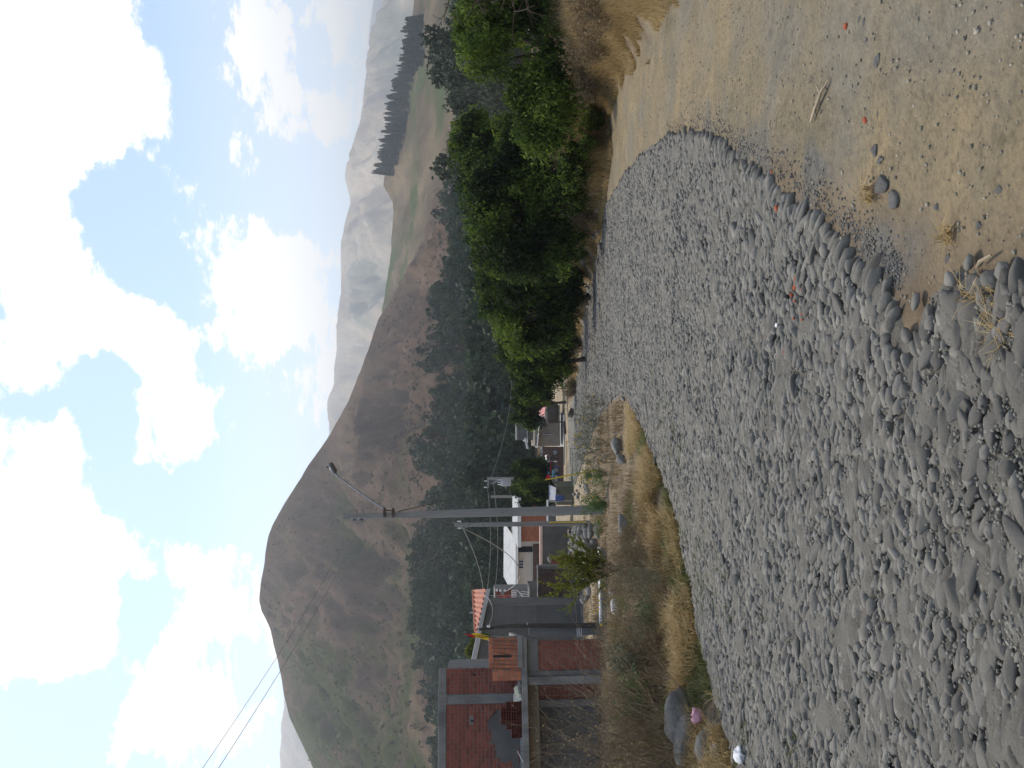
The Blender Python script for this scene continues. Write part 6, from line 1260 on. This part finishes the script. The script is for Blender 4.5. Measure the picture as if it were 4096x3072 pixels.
def crumple(name, label, px, py, w, mat, seed, h=.35, cat='litter', group=None):
    V = ICO3[0] * (1 + .38 * fbm(ICO3[0][:, 0] * 3.2 + seed, ICO3[0][:, 1] * 3.2, ICO3[0][:, 2] * 3.2, oct=4, seed=seed, gain=.7))[:, None]; V = V * np.array((w / 2, w * .38, w * h / 2)); V[:, 2] -= V[:, 2].min(); o = link(name, fast_mesh(name, V, ICO3[1], np.zeros(len(V))), M[mat]); o.location = gpix(px, py, .03); o.rotation_euler = (0, 0, seed); return tag(o, label, cat, group)
crumple('pink_bag', 'pink plastic bag lying in the straw beside the boulders', 709, 716, .14, 'pinkbag', 41, .75, 'bag')
crumple('paper_scrap', 'largest crumpled white paper on the cobbles at the left road edge', 748, 755, .15, 'litter', 2, .5, group='white litter')
crumple('paper_scrap', 'small white paper corner at the edge of the verge near the bottom', 731, 765, .05, 'litter', 3, .5, group='white litter')
crumple('paper_scrap', 'white foam scrap among dry weeds on the verge', 639, 502, .12, 'litter', 4, .4, group='white litter'); crumple('paper_scrap', 'white scrap in the middle of the cobbles beside brick chips', 782.5, 325, .04, 'litter', 5, .4, group='white litter')
crumple('plastic_scrap', 'turquoise plastic scrap in the straw at the left road edge', 687, 622, .05, 'cyan_tarp', 6, .4); crumple('paper_scrap', 'grey white scrap in the brown weeds above the road edge', 666, 603, .10, 'litter', 7, .5, group='white litter')
for k, (px, py, w) in enumerate([(780, 172, .035), (785, 209, .05), (806, 277, .05), (803, 287, .045), (800, 295, .045), (811, 291, .035), (803, 301, .03), (812, 313, .03), (803, 318, .035), (811, 320, .022), (771, 336, .02), (792, 352, .03), (876, 120, .04), (857, 27, .04)]):
    o = link('brick_chip', RUB[k % 6].copy(), None); o.data.materials.clear(); o.data.materials.append(M['orange']); o.location = gpix(px, py, .055); o.scale = (w, w * .6, w * .45); o.rotation_euler = (random.uniform(-.5, .5), .3, random.uniform(0, 6)); o.scale *= .5; tag(o, 'orange brick chip lying on the tan earth track' if k > 11 else 'orange brick chip scattered on the cobbles near the kerb stones', 'brick chip', 'brick chips on the earth track' if k > 11 else 'brick chips on the cobbles')
for k, (px, py, w, lab) in enumerate([(877, 150, .085, 'dark flat oval stone on the track, largest of the upper pair'), (882, 161, .07, 'grey stone just below the dark oval stone on the track'), (884, 183, .15, 'round grey gravelly lump on the track outside the kerb'), (895, 200, .14, 'pale long flat stone half buried on the track'), (940, 206, .055, 'small grey stone alone on the bare track'), (949, 258, .06, 'grey stone beside a straw tuft at the bottom corner'), (980, 226, .05, 'small pale stone near the straw tuft'), (865, 22, .06, 'dark cracked clod near the right edge of the track'),
                                      (1001, 189, .05, 'small dark stone near the bottom edge of the track'), (879, 62, .10, 'pale smooth stone buried in the wheel track'), (822, 112, .035, 'tiny dark stone near the broken stick'), (1003, 330, .13, 'large rounded stone with straw growing round it at the bottom edge'), (740, 155, .13, 'large dark rounded stone standing in the kerb row'), (752, 166, .10, 'tilted dark stone beside the large kerb stone'), (868, 40, .05, 'grey pebble beside the cracked clod')]):
    stone_at('loose_stone', lab, 'stone', px, py, w * .66, .4, .8, random.uniform(0, 3), 'rock', 'loose stones on the earth track', sink=.36)
def sticks():
    a, b, c = gpix(815, 122, .02), gpix(828, 92, .03), gpix(832, 80, .02); t = thing('broken_stick', 'pale splintered broken stick lying on the earth track', 'stick', a); m = MB(); m.tube([Vector((0, 0, 0)), (b - a) * .45, b - a, c - a], [.009, .014, .011, .005], 6); m.build('shaft', M['wood'], t, smooth=True); MB().tube([(b - a) * .4, gpix(820, 104, .03) - a, gpix(821, 116, .02) - a], [.007, .006, .002], 5).build('splinter', M['wood_dark'], t); MB().tube([(b - a) * .95, gpix(822, 86, .03) - a], [.008, .004], 5).build('side_twig', M['wood'], t)
    for k, (p, q, lab) in enumerate([((776, 120), (776, 132), 'short straight twig lying on the track above the kerb'), ((1002, 255), (985, 268), 'thin pale twig on the stones at the bottom corner'), ((727, 752), (706, 762), 'bent pale twig at the left road edge')]):
        a, b = gpix(*p, .03), gpix(*q, .03); o = MB().tube([a, a.lerp(b, .5) + Vector((0, 0, .015)), b], [.006, .007, .003], 5).build('twig', M['wood'], None, smooth=True); tag(o, lab, 'twig')
sticks()
def tufts(px, py, lab, n=90, r=.08, h=(.03, .085)):
    n = int(n * .6)
    c = gpix(px, py); a = rng.uniform(0, 6.28, n); q = r * np.sqrt(rng.random(n)); x = c.x + np.cos(a) * q * .5; y = c.y + np.sin(a) * q * .5; V, F = blades(x, y, gz(x, y) + .02, rng.uniform(*h, n), .0028, rng.uniform(.2, 1.5, n)); o = link('grass_tuft', fast_mesh('grass_tuft', V, F, np.repeat(rng.random(n), 5)), M['straw']); tag(o, lab, 'grass tuft', 'straw tufts by the kerb')
tufts(955, 236, 'dry straw tuft on the track above the loose stones'); tufts(1000, 300, 'straw tuft between the big stones at the bottom edge'); tufts(978, 300, 'straw tuft among the loose corner stones', 90); tufts(745, 172, 'small straw tuft growing behind the kerb stones', 80, .06, (.03, .08)); tufts(873, 195, 'straw tuft beside the grey gravelly lump', 100, .08, (.03, .09)); tufts(1010, 335, 'golden straw round the largest bottom stone', 160, .12)
